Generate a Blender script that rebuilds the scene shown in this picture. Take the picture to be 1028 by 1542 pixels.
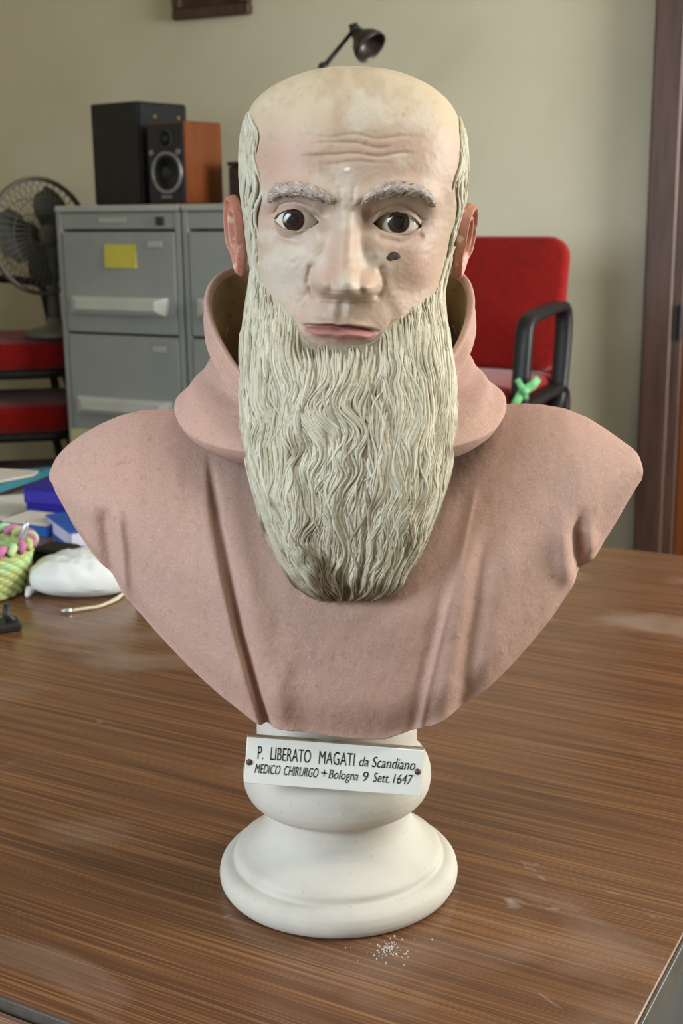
import bpy, math, random
import numpy as np
from mathutils import Matrix, Vector

for o in list(bpy.data.objects):
    bpy.data.objects.remove(o, do_unlink=True)
random.seed(7)
rng = np.random.default_rng(7)
R = math.radians
SC = bpy.context.scene
COL = SC.collection

# ------------------------------------------------------------------ camera
FPX, CX, CY = 1936.0, 514.0, 771.0
CAM = Vector((0.003, -1.053, 1.34))
PITCH, ROLL = R(13.4), R(-0.7)
CM = Matrix.Rotation(R(90) - PITCH, 3, 'X') @ Matrix.Rotation(ROLL, 3, 'Z')
cd = bpy.data.cameras.new('camera')
cam = bpy.data.objects.new('camera', cd)
COL.objects.link(cam)
cam.matrix_world = Matrix.Translation(CAM) @ CM.to_4x4()
cd.sensor_fit = 'VERTICAL'
cd.sensor_height = 22.3
cd.lens = 22.3 * FPX / 1542.0
cd.clip_start = 0.05
cd.dof.use_dof = True
cd.dof.focus_distance = 0.98
cd.dof.aperture_fstop = 7.5
SC.camera = cam

# ------------------------------------------------------------------ world, light, exposure
w = bpy.data.worlds.new('world'); SC.world = w
w.use_nodes = True
w.node_tree.nodes['Background'].inputs[0].default_value = (0.62, 0.66, 0.72, 1)
w.node_tree.nodes['Background'].inputs[1].default_value = 0.10
vs = SC.view_settings
vs.view_transform = 'Standard'
vs.look = 'None'
vs.gamma = 1.0
vs.use_curve_mapping = False
vs.exposure = 0.0

A = R(27.0)                                   # the room stands at this angle to the view
E1 = Vector((math.cos(A), -math.sin(A), 0))
E2 = Vector((math.sin(A), math.cos(A), 0))
GC = Vector((CAM.x, CAM.y, 0))
def RW(a, b, z=0.0):
    return GC + E1 * a + E2 * b + Vector((0, 0, z))

def area(name, a, b, z, aim, sx, sy, power, color):
    l = bpy.data.lights.new(name, 'AREA')
    l.shape = 'RECTANGLE'; l.size = sx; l.size_y = sy
    l.energy = power; l.color = color
    o = bpy.data.objects.new(name, l); COL.objects.link(o)
    p = RW(a, b, z); o.location = p
    d = aim
    o.rotation_euler = d.to_track_quat('-Z', 'Z').to_euler()
    return o
WALL_L, WALL_B, WALL_F, WALL_R = -3.9, 3.84, -1.9, 2.2
win = area('daylight_window', -1.70, WALL_F + 0.10, 1.90, Vector((2.35, 1.80, -1.10)), 2.8, 1.5, 44, (0.80, 0.90, 1.0))
win.data.spread = R(80)
win2 = area('daylight_side_window', WALL_R - 0.10, 2.75, 1.75, -E1 - E2 * .02 + Vector((0, 0, -.12)), 1.5, 1.3, 158, (1.0, 0.98, 0.94))
ceil = area('ceiling_panel_light', .55, 0.65, 2.80, Vector((0, 0, -1)), 1.2, .3, 17, (1.0, 0.96, 0.88))

# ------------------------------------------------------------------ helpers
def ray(px, py):
    d = CM @ Vector(((px - CX) / FPX, (CY - py) / FPX, -1.0))
    return d
def W(px, py, Y):                             # point at world depth Y
    d = ray(px, py); t = (Y - CAM.y) / d.y
    return CAM + d * t
def T(px, py, z=0.75):                        # point on a level plane
    d = ray(px, py); t = (z - CAM.z) / d.z
    return CAM + d * t
CMi = np.array(CM.transposed())
def elev(x, z, Y=-0.09):                      # front elevation sheet drawn at plane Y
    p = np.stack([np.asarray(x) - CAM.x, np.full_like(np.asarray(x, float), Y - CAM.y), np.asarray(z) - CAM.z], -1)
    c = p @ CMi.T
    return CX + FPX * c[..., 0] / -c[..., 2], CY - FPX * c[..., 1] / -c[..., 2]

def srgb(r, g=None, b=None):
    if g is None: r, g, b = r
    f = lambda c: c / 12.92 if c <= 0.04045 else ((c + 0.055) / 1.055) ** 2.4
    return np.array([f(r / 255), f(g / 255), f(b / 255)])

def smooth(a, b, x):
    t = np.clip((x - a) / (b - a), 0, 1)
    return t * t * (3 - 2 * t)

_NZ = {}
def vnoise(x, y, seed=0):
    if seed not in _NZ: _NZ[seed] = np.random.default_rng(1000 + seed).random((256, 256))
    r = _NZ[seed]
    xi = np.floor(x).astype(int); yi = np.floor(y).astype(int)
    fx = x - xi; fy = y - yi
    fx = fx * fx * (3 - 2 * fx); fy = fy * fy * (3 - 2 * fy)
    g = lambda i, j: r[(xi + i) & 255, (yi + j) & 255]
    return ((g(0, 0) * (1 - fx) + g(1, 0) * fx) * (1 - fy) + (g(0, 1) * (1 - fx) + g(1, 1) * fx) * fy) * 2 - 1
def fbm(x, y, seed=0, o=3):
    s = 0; a = 1; n = 0
    for k in range(o):
        s = s + a * vnoise(x * 2 ** k, y * 2 ** k, seed + k); n += a; a *= .5
    return s / n

def make_mesh(name, V, F, mat, parent=None, smooth_=True, col=None, mats=None, mi=None):
    V = np.asarray(V, np.float32).reshape(-1, 3)
    me = bpy.data.meshes.new(name)
    if isinstance(F, np.ndarray):
        n = len(F); k = F.shape[1]
        me.vertices.add(len(V)); me.vertices.foreach_set('co', V.ravel())
        me.loops.add(n * k); me.loops.foreach_set('vertex_index', F.astype(np.int32).ravel())
        me.polygons.add(n)
        me.polygons.foreach_set('loop_start', np.arange(0, n * k, k, dtype=np.int32))
        me.polygons.foreach_set('loop_total', np.full(n, k, np.int32))
        me.update(calc_edges=True)
    else:
        me.from_pydata([tuple(map(float, v)) for v in V], [], [tuple(map(int, f)) for f in F])
    me.validate()
    me.polygons.foreach_set('use_smooth', np.full(len(me.polygons), smooth_))
    if col is not None:
        a = me.color_attributes.new('paint', 'FLOAT_COLOR', 'POINT')
        c = np.ones((len(V), 4), np.float32); c[:, :3] = np.asarray(col).reshape(-1, 3)
        a.data.foreach_set('color', c.ravel())
    if mat is not None: me.materials.append(mat)
    o = bpy.data.objects.new(name, me)
    COL.objects.link(o)
    if parent is not None:
        o.parent = parent
        o.matrix_parent_inverse = Matrix.Translation(-Vector(parent.location)) if parent.rotation_euler.z == 0 and parent.parent is None else Matrix()
    return o

def gridF(nr, nc, wrap=False, flip=False):
    i = np.arange(nr - 1)[:, None]; j = np.arange(nc if wrap else nc - 1)[None, :]
    j2 = (j + 1) % nc
    a = i * nc + j; b = i * nc + j2; c = (i + 1) * nc + j2; d = (i + 1) * nc + j
    f = np.stack([a + 0 * d, b + 0 * d, c, d + 0 * b], -1).reshape(-1, 4)
    return f[:, ::-1].copy() if flip else f

class MB:                                     # collects shapes for ONE mesh
    def __init__(s): s.v = []; s.f = []
    def add(s, V, F):
        o = len(s.v); s.v += [tuple(map(float, p)) for p in V]
        s.f += [tuple(int(i) + o for i in f) for f in F]; return s
    def box(s, c, d, rot=None, bev=0.0, taper=1.0):
        x, y, z = d[0] / 2, d[1] / 2, d[2] / 2
        c = Vector(c)
        M = rot if rot is not None else Matrix.Identity(3)
        b = min(bev, x * .9, y * .9, z * .9)
        if b <= 0:
            V = [(sx * x * (taper if sz > 0 else 1), sy * y * (taper if sz > 0 else 1), sz * z) for sz in (-1, 1) for sx, sy in ((-1, -1), (1, -1), (1, 1), (-1, 1))]
            F = [(3, 2, 1, 0), (4, 5, 6, 7), (0, 1, 5, 4), (1, 2, 6, 5), (2, 3, 7, 6), (3, 0, 4, 7)]
        else:
            V = []; F = []
            lv = [(-z, -b), (-z + b, 0), (z - b, 0), (z, -b)]
            for zz, ins in lv:
                for sx, sy in ((-1, -1), (1, -1), (1, 1), (-1, 1)):
                    X, Y = x + ins, y + ins
                    if sx * sy > 0: V += [(sx * X, sy * (Y - b), zz), (sx * (X - b), sy * Y, zz)] if False else [(sx * X, sy * (Y - b), zz), (sx * (X - b), sy * Y, zz)]
                    else: V += [(sx * (X - b), sy * Y, zz), (sx * X, sy * (Y - b), zz)]
            # order each ring by angle
            ring = sorted(range(8), key=lambda i: math.atan2(V[8 + i][1], V[8 + i][0]))
            V = [V[k * 8 + i] for k in range(4) for i in ring]
            for k in range(3):
                for i in range(8):
                    F.append((k * 8 + i, k * 8 + (i + 1) % 8, k * 8 + 8 + (i + 1) % 8, k * 8 + 8 + i))
            F.append(tuple(range(7, -1, -1))); F.append(tuple(range(24, 32)))
        return s.add([c + M @ Vector(p) for p in V], F)
    def tube(s, P, r, n=8, cap=True, flat=1.0, up=None):
        P = [Vector(p) for p in P]; rr = r if hasattr(r, '__len__') else [r] * len(P)
        V = []; pn = Vector(up) if up is not None else None
        for i, p in enumerate(P):
            t = (P[min(i + 1, len(P) - 1)] - P[max(i - 1, 0)]).normalized()
            if pn is None: pn = t.orthogonal()
            nn = (pn - t * pn.dot(t)); nn = nn.normalized() if nn.length > 1e-6 else t.orthogonal().normalized()
            pn = nn; b = t.cross(nn)
            for k in range(n):
                a = 2 * math.pi * k / n
                V.append(p + b * (rr[i] * math.cos(a)) + nn * (rr[i] * flat * math.sin(a)))
        F = [(i * n + k, i * n + (k + 1) % n, (i + 1) * n + (k + 1) % n, (i + 1) * n + k) for i in range(len(P) - 1) for k in range(n)]
        if cap: F += [tuple(range(n - 1, -1, -1)), tuple((len(P) - 1) * n + k for k in range(n))]
        return s.add(V, F)
    def ringtube(s, P, r, n=8):
        P = [Vector(p) for p in P]; m = len(P); V = []; pn = None
        c = sum(P, Vector()) / m
        for i, p in enumerate(P):
            t = (P[(i + 1) % m] - P[i - 1]).normalized()
            nn = p - c; nn = (nn - t * nn.dot(t)).normalized(); b = t.cross(nn)
            for k in range(n):
                a = 2 * math.pi * k / n; V.append(p + b * (r * math.cos(a)) + nn * (r * math.sin(a)))
        F = [(i * n + k, i * n + (k + 1) % n, ((i + 1) % m) * n + (k + 1) % n, ((i + 1) % m) * n + k) for i in range(m) for k in range(n)]
        return s.add(V, F)
    def lathe(s, prof, n=48, M=None):
        M = M or Matrix.Identity(4); V = []
        for r, z in prof:
            for k in range(n):
                a = 2 * math.pi * k / n; V.append(M @ Vector((r * math.cos(a), r * math.sin(a), z)))
        m = len(prof)
        F = [(i * n + k, i * n + (k + 1) % n, (i + 1) * n + (k + 1) % n, (i + 1) * n + k) for i in range(m - 1) for k in range(n)]
        if prof[0][0] > 1e-6: F.append(tuple(range(n - 1, -1, -1)))
        if prof[-1][0] > 1e-6: F.append(tuple((m - 1) * n + k for k in range(n)))
        return s.add(V, F)
    def prism(s, poly, z0, z1, M=None):
        M = M or Matrix.Identity(4); n = len(poly)
        V = [M @ Vector((x, y, z0)) for x, y in poly] + [M @ Vector((x, y, z1)) for x, y in poly]
        F = [tuple(range(n - 1, -1, -1)), tuple(range(n, 2 * n))] + [(i, (i + 1) % n, n + (i + 1) % n, n + i) for i in range(n)]
        return s.add(V, F)
    def build(s, name, mat, parent=None, smooth_=False):
        return make_mesh(name, s.v, s.f, mat, parent, smooth_)

def empty(name, loc=(0, 0, 0)):
    o = bpy.data.objects.new(name, None); COL.objects.link(o)
    o.location = loc; o.empty_display_size = .05
    return o
def tag(o, label=None, cat=None, group=None, kind=None):
    if label: o['label'] = label
    if cat: o['category'] = cat
    if group: o['group'] = group
    if kind: o['kind'] = kind
    return o
def rotz(a): return Matrix.Rotation(a, 3, 'Z')
RM = Matrix((E1, E2, (0, 0, 1))).transposed()       # room axes as a rotation

# ------------------------------------------------------------------ materials
def material(name, color, rough=.6, spec=.35, noise=None, bump=None, metal=0.0, attr=False, coat=0.0, sheen=0.0, trans=0.0):
    m = bpy.data.materials.new(name); m.use_nodes = True
    nt = m.node_tree; b = nt.nodes['Principled BSDF']
    b.inputs['Roughness'].default_value = rough
    b.inputs['Specular IOR Level'].default_value = spec
    b.inputs['Metallic'].default_value = metal
    b.inputs['Coat Weight'].default_value = coat
    b.inputs['Sheen Weight'].default_value = sheen
    tc = nt.nodes.new('ShaderNodeTexCoord')
    c = (*color[:3], 1) if color is not None else None
    if c: b.inputs['Base Color'].default_value = c
    src = None
    if attr:
        at = nt.nodes.new('ShaderNodeAttribute'); at.attribute_name = 'paint'; src = at.outputs['Color']
    for nz in (noise or []):                   # (scale, colour, lo, hi, detail[, stretch])
        n = nt.nodes.new('ShaderNodeTexNoise'); n.inputs['Scale'].default_value = nz[0]; n.inputs['Detail'].default_value = nz[4]
        if len(nz) > 5:
            mp = nt.nodes.new('ShaderNodeMapping'); mp.inputs['Scale'].default_value = nz[5]
            nt.links.new(tc.outputs['Object'], mp.inputs['Vector']); nt.links.new(mp.outputs['Vector'], n.inputs['Vector'])
        else: nt.links.new(tc.outputs['Object'], n.inputs['Vector'])
        rp = nt.nodes.new('ShaderNodeMapRange'); rp.inputs['From Min'].default_value = nz[2]; rp.inputs['From Max'].default_value = nz[3]
        nt.links.new(n.outputs['Fac'], rp.inputs['Value'])
        mx = nt.nodes.new('ShaderNodeMix'); mx.data_type = 'RGBA'
        nt.links.new(rp.outputs['Result'], mx.inputs['Factor'])
        if src is not None: nt.links.new(src, mx.inputs['A'])
        else: mx.inputs['A'].default_value = c
        mx.inputs['B'].default_value = (*nz[1][:3], 1)
        src = mx.outputs['Result']
    if src is not None: nt.links.new(src, b.inputs['Base Color'])
    if bump:
        prev = None
        for bs, bst, bd in bump:               # scale, strength, distance
            n = nt.nodes.new('ShaderNodeTexNoise'); n.inputs['Scale'].default_value = bs; n.inputs['Detail'].default_value = 4
            nt.links.new(tc.outputs['Object'], n.inputs['Vector'])
            bp = nt.nodes.new('ShaderNodeBump'); bp.inputs['Strength'].default_value = bst; bp.inputs['Distance'].default_value = bd
            nt.links.new(n.outputs['Fac'], bp.inputs['Height'])
            if prev: nt.links.new(prev, bp.inputs['Normal'])
            prev = bp.outputs['Normal']
        nt.links.new(prev, b.inputs['Normal'])
    return m
M_ = {}
M_['wall'] = material('wall_paint', srgb(212, 207, 186), .9, .2, [(3.0, srgb(205, 200, 178), .4, .7, 3)], [(260, .12, .002)])
M_['ceiling'] = material('ceiling_paint', srgb(196, 190, 174), .9, .2, [(2, srgb(188, 182, 166), .4, .7, 2)])
M_['floor'] = material('floor_stone', srgb(92, 92, 90), .5, .4, [(14, srgb(70, 72, 72), .4, .65, 6)])
M_['frame_wood'] = material('dark_frame_wood', srgb(82, 58, 46), .45, .4, [(9, srgb(62, 42, 34), .4, .7, 5, (6, 6, .5))])
M_['door_wood'] = material('door_wood', srgb(118, 66, 24), .35, .4, [(8, srgb(96, 50, 18), .35, .7, 6, (9, 9, .4))])
M_['black_metal'] = material('black_metal', srgb(22, 22, 22), .4, .5, [(30, srgb(34, 33, 32), .5, .8, 3)])
M_['glass'] = material('window_glass', srgb(235, 240, 245), .05, .5, [(4, srgb(225, 234, 240), .4, .7, 2)])
M_['white_paint'] = material('white_paint', srgb(228, 228, 222), .5, .4, [(8, srgb(218, 218, 210), .4, .7, 3)])

# ------------------------------------------------------------------ the room
def room_box(name, a0, a1, b0, b1, z0, z1, mat, kind='structure', parent=None):
    m = MB(); m.box(RW((a0 + a1) / 2, (b0 + b1) / 2, (z0 + z1) / 2), (a1 - a0, b1 - b0, z1 - z0), RM)
    o = m.build(name, mat, parent)
    if parent is None and kind: o['kind'] = kind
    return o
DOOR0 = -1.02 + 0.0                            # door opening on the back wall, along the wall
def wall_e1(px, b):                            # where the sight line of a column meets the plane e2 = b
    d = ray(px, 600); d2 = Vector((d.x, d.y, 0)); t = b / d2.dot(E2); return d2.dot(E1) * t
DOOR0 = wall_e1(985, WALL_B) + 0.02
H = 2.9
room_box('floor', WALL_L - .15, WALL_R + .15, WALL_F - .15, WALL_B + .15, -.1, 0, M_['floor'])
room_box('ceiling', WALL_L - .15, WALL_R + .15, WALL_F - .15, WALL_B + .15, H, H + .1, M_['ceiling'])
m = MB()
for a0, a1, z0, z1 in ((WALL_L - .15, DOOR0, 0, H), (DOOR0, DOOR0 + .95, 2.12, H), (DOOR0 + .95, WALL_R + .15, 0, H)):
    m.box(RW((a0 + a1) / 2, WALL_B + .07, (z0 + z1) / 2), (a1 - a0, .14, z1 - z0), RM)
m.build('wall_back', M_['wall'])['kind'] = 'structure'
room_box('wall_left', WALL_L - .14, WALL_L, WALL_F, WALL_B, 0, H, M_['wall'])
m = MB()
for b0, b1, z0, z1 in ((WALL_F, 1.90, 0, H), (1.90, 3.60, 0, 1.1), (1.90, 3.60, 2.5, H), (3.60, WALL_B, 0, H)):
    m.box(RW(WALL_R + .07, (b0 + b1) / 2, (z0 + z1) / 2), (.14, b1 - b0, z1 - z0), RM)
m.build('wall_right', M_['wall'])['kind'] = 'structure'
m = MB()
for a0, a1, z0, z1 in ((WALL_L - .15, -3.15, 0, H), (-3.15, -.25, 0, 1.1), (-3.15, -.25, 2.65, H), (-.25, WALL_R + .15, 0, H)):
    m.box(RW((a0 + a1) / 2, WALL_F - .07, (z0 + z1) / 2), (a1 - a0, .14, z1 - z0), RM)
m.build('wall_front', M_['wall'])['kind'] = 'structure'
def window(name, c, along, nrm, wd, z0, z1):
    e = empty(name, c); e['kind'] = 'structure'
    Rw = Matrix((along, nrm, (0, 0, 1))).transposed()
    m = MB()
    for s in (-1, 1): m.box(c + along * (s * (wd / 2 - .03)) + Vector((0, 0, (z0 + z1) / 2)), (.06, .06, z1 - z0), Rw, .006)
    for z in (z0 + .03, z1 - .03): m.box(c + Vector((0, 0, z)), (wd - .12, .06, .06), Rw, .006)
    m.box(c + Vector((0, 0, (z0 + z1) / 2)), (.07, .06, z1 - z0 - .12), Rw, .006)
    m.build('window_frame', M_['white_paint'], e)
    for s in (-1, 1):
        p = MB(); p.box(c + along * (s * (wd / 4 - .005)) + Vector((0, 0, (z0 + z1) / 2)), (wd / 2 - .12, .012, z1 - z0 - .13), Rw)
        p.build('pane', M_['glass'], e)
window('window_1', RW(-1.70, WALL_F - .06), E1, E2, 2.9, 1.1, 2.65)

window('window_2', RW(WALL_R + .06, 2.75), E2, -E1, 1.7, 1.1, 2.5)

cl_ = empty('ceiling_light', RW(.55, .65, 2.83))
m = MB(); m.box(RW(.55, .65, 2.865), (1.3, .36, .07), RM, .006); m.build('housing', M_['white_paint'], cl_)
m = MB(); m.box(RW(.55, .65, 2.824), (1.22, .30, .012), RM, .003); m.build('diffuser', M_['glass'], cl_)
tag(cl_, 'long white ceiling light panel above the desk', 'ceiling light')

# door with its frame
d1 = empty('door_1', RW(DOOR0 + .475, WALL_B)); d1['kind'] = 'structure'
m = MB()
m.box(RW(DOOR0 - .006, WALL_B + .02, 1.07), (.085, .19, 2.14), RM, .006)
m.box(RW(DOOR0 + .95, WALL_B + .02, 1.07), (.085, .19, 2.14), RM, .006)
m.box(RW(DOOR0 + .475, WALL_B + .02, 2.14), (1.05, .19, .085), RM, .006)
m.build('door_frame', M_['frame_wood'], d1)
m = MB(); m.box(RW(DOOR0 + .05, WALL_B - .035, 1.05), (.03, .05, 2.06), RM, .003); m.build('door_stop', M_['frame_wood'], d1)
m = MB(); m.box(RW(DOOR0 + .49, WALL_B - .02, 1.045), (.85, .04, 2.06), RM, .003)
dl = m.build('door_leaf', M_['door_wood'], d1)
for z in (1.0, 1.82):
    m = MB(); m.tube([RW(DOOR0 + .058, WALL_B - .068, z - .05), RW(DOOR0 + .058, WALL_B - .068, z + .05)], .008, 10)
    m.build('hinge', M_['black_metal'], d1)
m = MB(); m.tube([RW(DOOR0 + .83, WALL_B - .04, 1.02), RW(DOOR0 + .83, WALL_B - .09, 1.02), RW(DOOR0 + .71, WALL_B - .09, 1.02)], .009, 10)
m.build('door_handle', M_['black_metal'], d1)

# ------------------------------------------------------------------ desk
TA = R(29.0)
t1 = Vector((math.cos(TA), -math.sin(TA), 0)); t2 = Vector((math.sin(TA), math.cos(TA), 0))
TM = Matrix((t1, t2, (0, 0, 1))).transposed()
def wood(name, base, dark, light, dust):
    m = bpy.data.materials.new(name); m.use_nodes = True; nt = m.node_tree; b = nt.nodes['Principled BSDF']
    tc = nt.nodes.new('ShaderNodeTexCoord')
    mp = nt.nodes.new('ShaderNodeMapping'); mp.inputs['Rotation'].default_value = (0, 0, TA)
    nt.links.new(tc.outputs['Object'], mp.inputs['Vector'])
    def nz(scale, detail, st, dist=0.0):
        s = nt.nodes.new('ShaderNodeMapping'); s.inputs['Scale'].default_value = st
        nt.links.new(mp.outputs['Vector'], s.inputs['Vector'])
        n = nt.nodes.new('ShaderNodeTexNoise'); n.inputs['Scale'].default_value = scale; n.inputs['Detail'].default_value = detail
        n.inputs['Distortion'].default_value = dist
        nt.links.new(s.outputs['Vector'], n.inputs['Vector']); return n.outputs['Fac']
    def rng_(f, a, c):
        r = nt.nodes.new('ShaderNodeMapRange'); r.inputs['From Min'].default_value = a; r.inputs['From Max'].default_value = c
        nt.links.new(f, r.inputs['Value']); return r.outputs['Result']
    def mix(f, A_, B_):
        x = nt.nodes.new('ShaderNodeMix'); x.data_type = 'RGBA'; nt.links.new(f, x.inputs['Factor'])
        for nm, v in (('A', A_), ('B', B_)):
            if isinstance(v, np.ndarray): x.inputs[nm].default_value = (*v, 1)
            else: nt.links.new(v, x.inputs[nm])
        return x.outputs['Result']
    c = mix(rng_(nz(1.0, 5, (2.2, 140, 1)), .36, .64), dark, base)
    c = mix(rng_(nz(1.0, 3, (4.0, 480, 1)), .50, .68), c, light)
    c = mix(rng_(nz(1.0, 3, (1.2, 30, 1), .4), .5, 1.1), c, dark)
    d = rng_(nz(3.2, 6, (1, 1.6, 1), .8), .54, .86)
    mm = nt.nodes.new('ShaderNodeMath'); mm.operation = 'MULTIPLY'; mm.inputs[1].default_value = dust
    nt.links.new(d, mm.inputs[0])
    c = mix(mm.outputs[0], c, srgb(176, 160, 148))
    d2 = rng_(nz(9.0, 8, (1, 2.5, 1), 1.8), .70, .80)
    mm2 = nt.nodes.new('ShaderNodeMath'); mm2.operation = 'MULTIPLY'; mm2.inputs[1].default_value = dust * .6
    nt.links.new(d2, mm2.inputs[0])
    c = mix(mm2.outputs[0], c, srgb(205, 200, 195))
    nt.links.new(c, b.inputs['Base Color'])
    r = nt.nodes.new('ShaderNodeMapRange'); r.inputs['To Min'].default_value = .24; r.inputs['To Max'].default_value = .40
    nt.links.new(d, r.inputs['Value']); nt.links.new(r.outputs['Result'], b.inputs['Roughness'])
    b.inputs['Specular IOR Level'].default_value = .45
    return m
M_['desk'] = wood('desk_veneer', srgb(106, 71, 46), srgb(84, 55, 38), srgb(138, 98, 63), .5)
M_['desk_low'] = wood('desk_return_veneer', srgb(124, 92, 78), srgb(76, 54, 50), srgb(168, 134, 116), .3)
M_['edge'] = material('desk_edge_strip', srgb(86, 80, 72), .4, .4, [(40, srgb(72, 66, 60), .4, .7, 4)])
M_['grey_steel'] = material('desk_grey_steel', srgb(78, 78, 74), .5, .4, [(20, srgb(64, 64, 62), .4, .7, 4)])
RC = T(972, 1542); 
Pf = T(54, 1518)                                # a point of the front edge
Pr = T(1000, 1465)                              # a point of the right edge
Pb = T(985, 831)                                # a point of the far edge
a_r = Pr.dot(t1); b_f = Pf.dot(t2); b_b = Pb.dot(t2)
a_l = a_r - 2.0
desk = empty('desk', t1 * ((a_r + a_l) / 2) + t2 * ((b_f + b_b) / 2))
def tb(name, a0, a1, b0, b1, z0, z1, mat, parent=desk, bev=.002):
    m = MB(); m.box(t1 * ((a0 + a1) / 2) + t2 * ((b0 + b1) / 2) + Vector((0, 0, (z0 + z1) / 2)), (a1 - a0, b1 - b0, z1 - z0), TM, bev)
    return m.build(name, mat, parent)
tb('desk_top', a_l, a_r, b_f, b_b, .722, .75, M_['desk'])
tb('edge_strip', a_l, a_r, b_f - .003, b_f, .723, .7495, M_['edge'], bev=.0006)
tb('edge_strip', a_r, a_r + .003, b_f - .003, b_b, .723, .7495, M_['edge'], bev=.0006)
tb('apron', a_r - .028, a_r - .004, b_f + .06, b_b - .06, .60, .7218, M_['grey_steel'])
tb('apron', a_l + .1, a_r - .1, b_b - .05, b_b - .03, .40, .7218, M_['grey_steel'])
for aa in (a_l + .06, a_r - .06):
    for bb in (b_f + .07, b_b - .08):
        tb('leg', aa - .025, aa + .025, bb - .025, bb + .025, 0, .722, M_['grey_steel'])
tag(desk, 'large brown wood-veneer desk carrying the monk bust', 'desk')
ret = empty('desk_return', t1 * (a_r - .9) + t2 * (b_f - .3))
tb('desk_top', a_r - 1.75, a_r - .04, b_f - .56, b_f - .006, .716, .742, M_['desk_low'], ret)
for aa in (a_r - 1.70, a_r - .09):
    for bb in (b_f - .52, b_f - .05): tb('leg', aa - .02, aa + .02, bb - .02, bb + .02, 0, .716, M_['grey_steel'], ret)
tag(ret, 'lower wood-grain side table along the front edge of the desk', 'table')

# ------------------------------------------------------------------ the bust
M_['skin'] = material('painted_skin', None, .5, .35, [(140, srgb(165, 140, 120), .60, .90, 5), (420, srgb(120, 100, 86), .72, .82, 3)], [(90, .15, .0015), (600, .10, .0006)], attr=True)
M_['beard'] = material('painted_beard', None, .6, .3, [(150, srgb(150, 134, 104), .55, .85, 5), (380, srgb(84, 66, 48), .70, .80, 4)], [(500, .25, .0008)], attr=True)
M_['robe'] = material('painted_terracotta', srgb(182, 150, 137), .88, .15,
                      [(9, srgb(171, 144, 134), .42, .68, 6), (34, srgb(186, 152, 138), .55, .8, 5), (160, srgb(158, 126, 114), .58, .84, 4), (520, srgb(196, 167, 156), .55, .80, 3), (700, srgb(162, 130, 118), .58, .80, 2)],
                      [(420, .35, .0012), (45, .12, .003)])
M_['hood_in'] = material('bare_clay_inside', srgb(150, 122, 88), .9, .2, [(30, srgb(116, 90, 62), .45, .7, 6), (150, srgb(84, 64, 44), .62, .8, 4)], [(160, .35, .002)])
M_['stone'] = material('cream_plaster', srgb(194, 191, 181), .72, .3, [(14, srgb(178, 174, 162), .45, .72, 6), (300, srgb(150, 144, 132), .68, .8, 3)], [(300, .18, .001), (60, .15, .002)])
M_['eye'] = material('painted_eye', None, .12, .6, attr=True, noise=[(300, srgb(180, 170, 158), .62, .9, 3)])
M_['ear'] = material('painted_ear', srgb(174, 116, 98), .45, .4, [(60, srgb(188, 134, 116), .45, .7, 4), (90, srgb(206, 176, 160), .60, .68, 4), (240, srgb(120, 78, 64), .60, .8, 4)], [(200, .2, .001)])
M_['brow'] = material('painted_brow', None, .55, .3, [(300, srgb(120, 110, 100), .6, .8, 3)], [(500, .3, .0008)], attr=True)
M_['chip'] = material('paint_loss_spot', srgb(66, 56, 50), .6, .3, [(400, srgb(110, 92, 80), .6, .75, 3)], [(500, .5, .001)])
M_['plate'] = material('white_enamel', srgb(232, 235, 230), .25, .5, [(20, srgb(224, 228, 222), .4, .7, 3)])
M_['plate_edge'] = material('plate_wood_edge', srgb(150, 138, 118), .6, .3, [(80, srgb(112, 98, 82), .4, .7, 4)])
M_['ink'] = material('dark_ink', srgb(24, 34, 48), .5, .3, [(200, srgb(34, 44, 58), .5, .8, 2)])
M_['rust'] = material('rusty_screw', srgb(92, 70, 72), .5, .4, [(300, srgb(60, 44, 44), .45, .7, 3)], metal=.3)

bust = empty('portrait_bust', (0, 0, .75))
tag(bust, 'painted bust of a bald bearded monk in a pink hooded habit', 'bust')

# ---- socle (turned foot)
prof = [(0, .75), (.099, .75), (.1035, .7520), (.1062, .757), (.1068, .7625), (.1055, .7685), (.1020, .7728), (.0970, .7750), (.0942, .7752), (.0926, .7762), (.0920, .7822),
        (.0890, .7850), (.082, .7890), (.0750, .7945), (.0695, .8010), (.0655, .8085), (.0638, .8160), (.0635, .8255), (.0645, .8290), (.0690, .8302), (.0745, .8330), (.0790, .8380), (.0818, .8440), (.0830, .8515),
        (.0825, .8590), (.0805, .8655), (.0770, .8708), (.0735, .8738), (.0715, .8752), (.0705, .8775), (.0702, .884), (.0700, .900), (.069, .918), (.060, .935), (0, .94)]
# resample smoothly
pr = np.array(prof); cum = np.r_[0, np.cumsum(np.hypot(*np.diff(pr, axis=0).T))]
q = np.linspace(0, cum[-1], 260); pr2 = np.stack([np.interp(q, cum, pr[:, 0]), np.interp(q, cum, pr[:, 1])], 1)
for _ in range(1): pr2[2:-2] = (pr2[1:-3] + 2 * pr2[2:-2] + pr2[3:-1]) / 4
n = 160; an = np.linspace(0, 2 * np.pi, n, endpoint=False)
wob = 1 + .004 * vnoise(pr2[:, 1:2] * 60, np.cos(an)[None, :] * 3 + 7, 3)
SX = -.0035
P = np.stack([SX + pr2[:, :1] * np.cos(an) * wob, pr2[:, :1] * np.sin(an) * wob, pr2[:, 1:2] + 0 * an], -1)
soc = make_mesh('socle', P, gridF(len(pr2), n, True), M_['stone'], bust)

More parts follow.
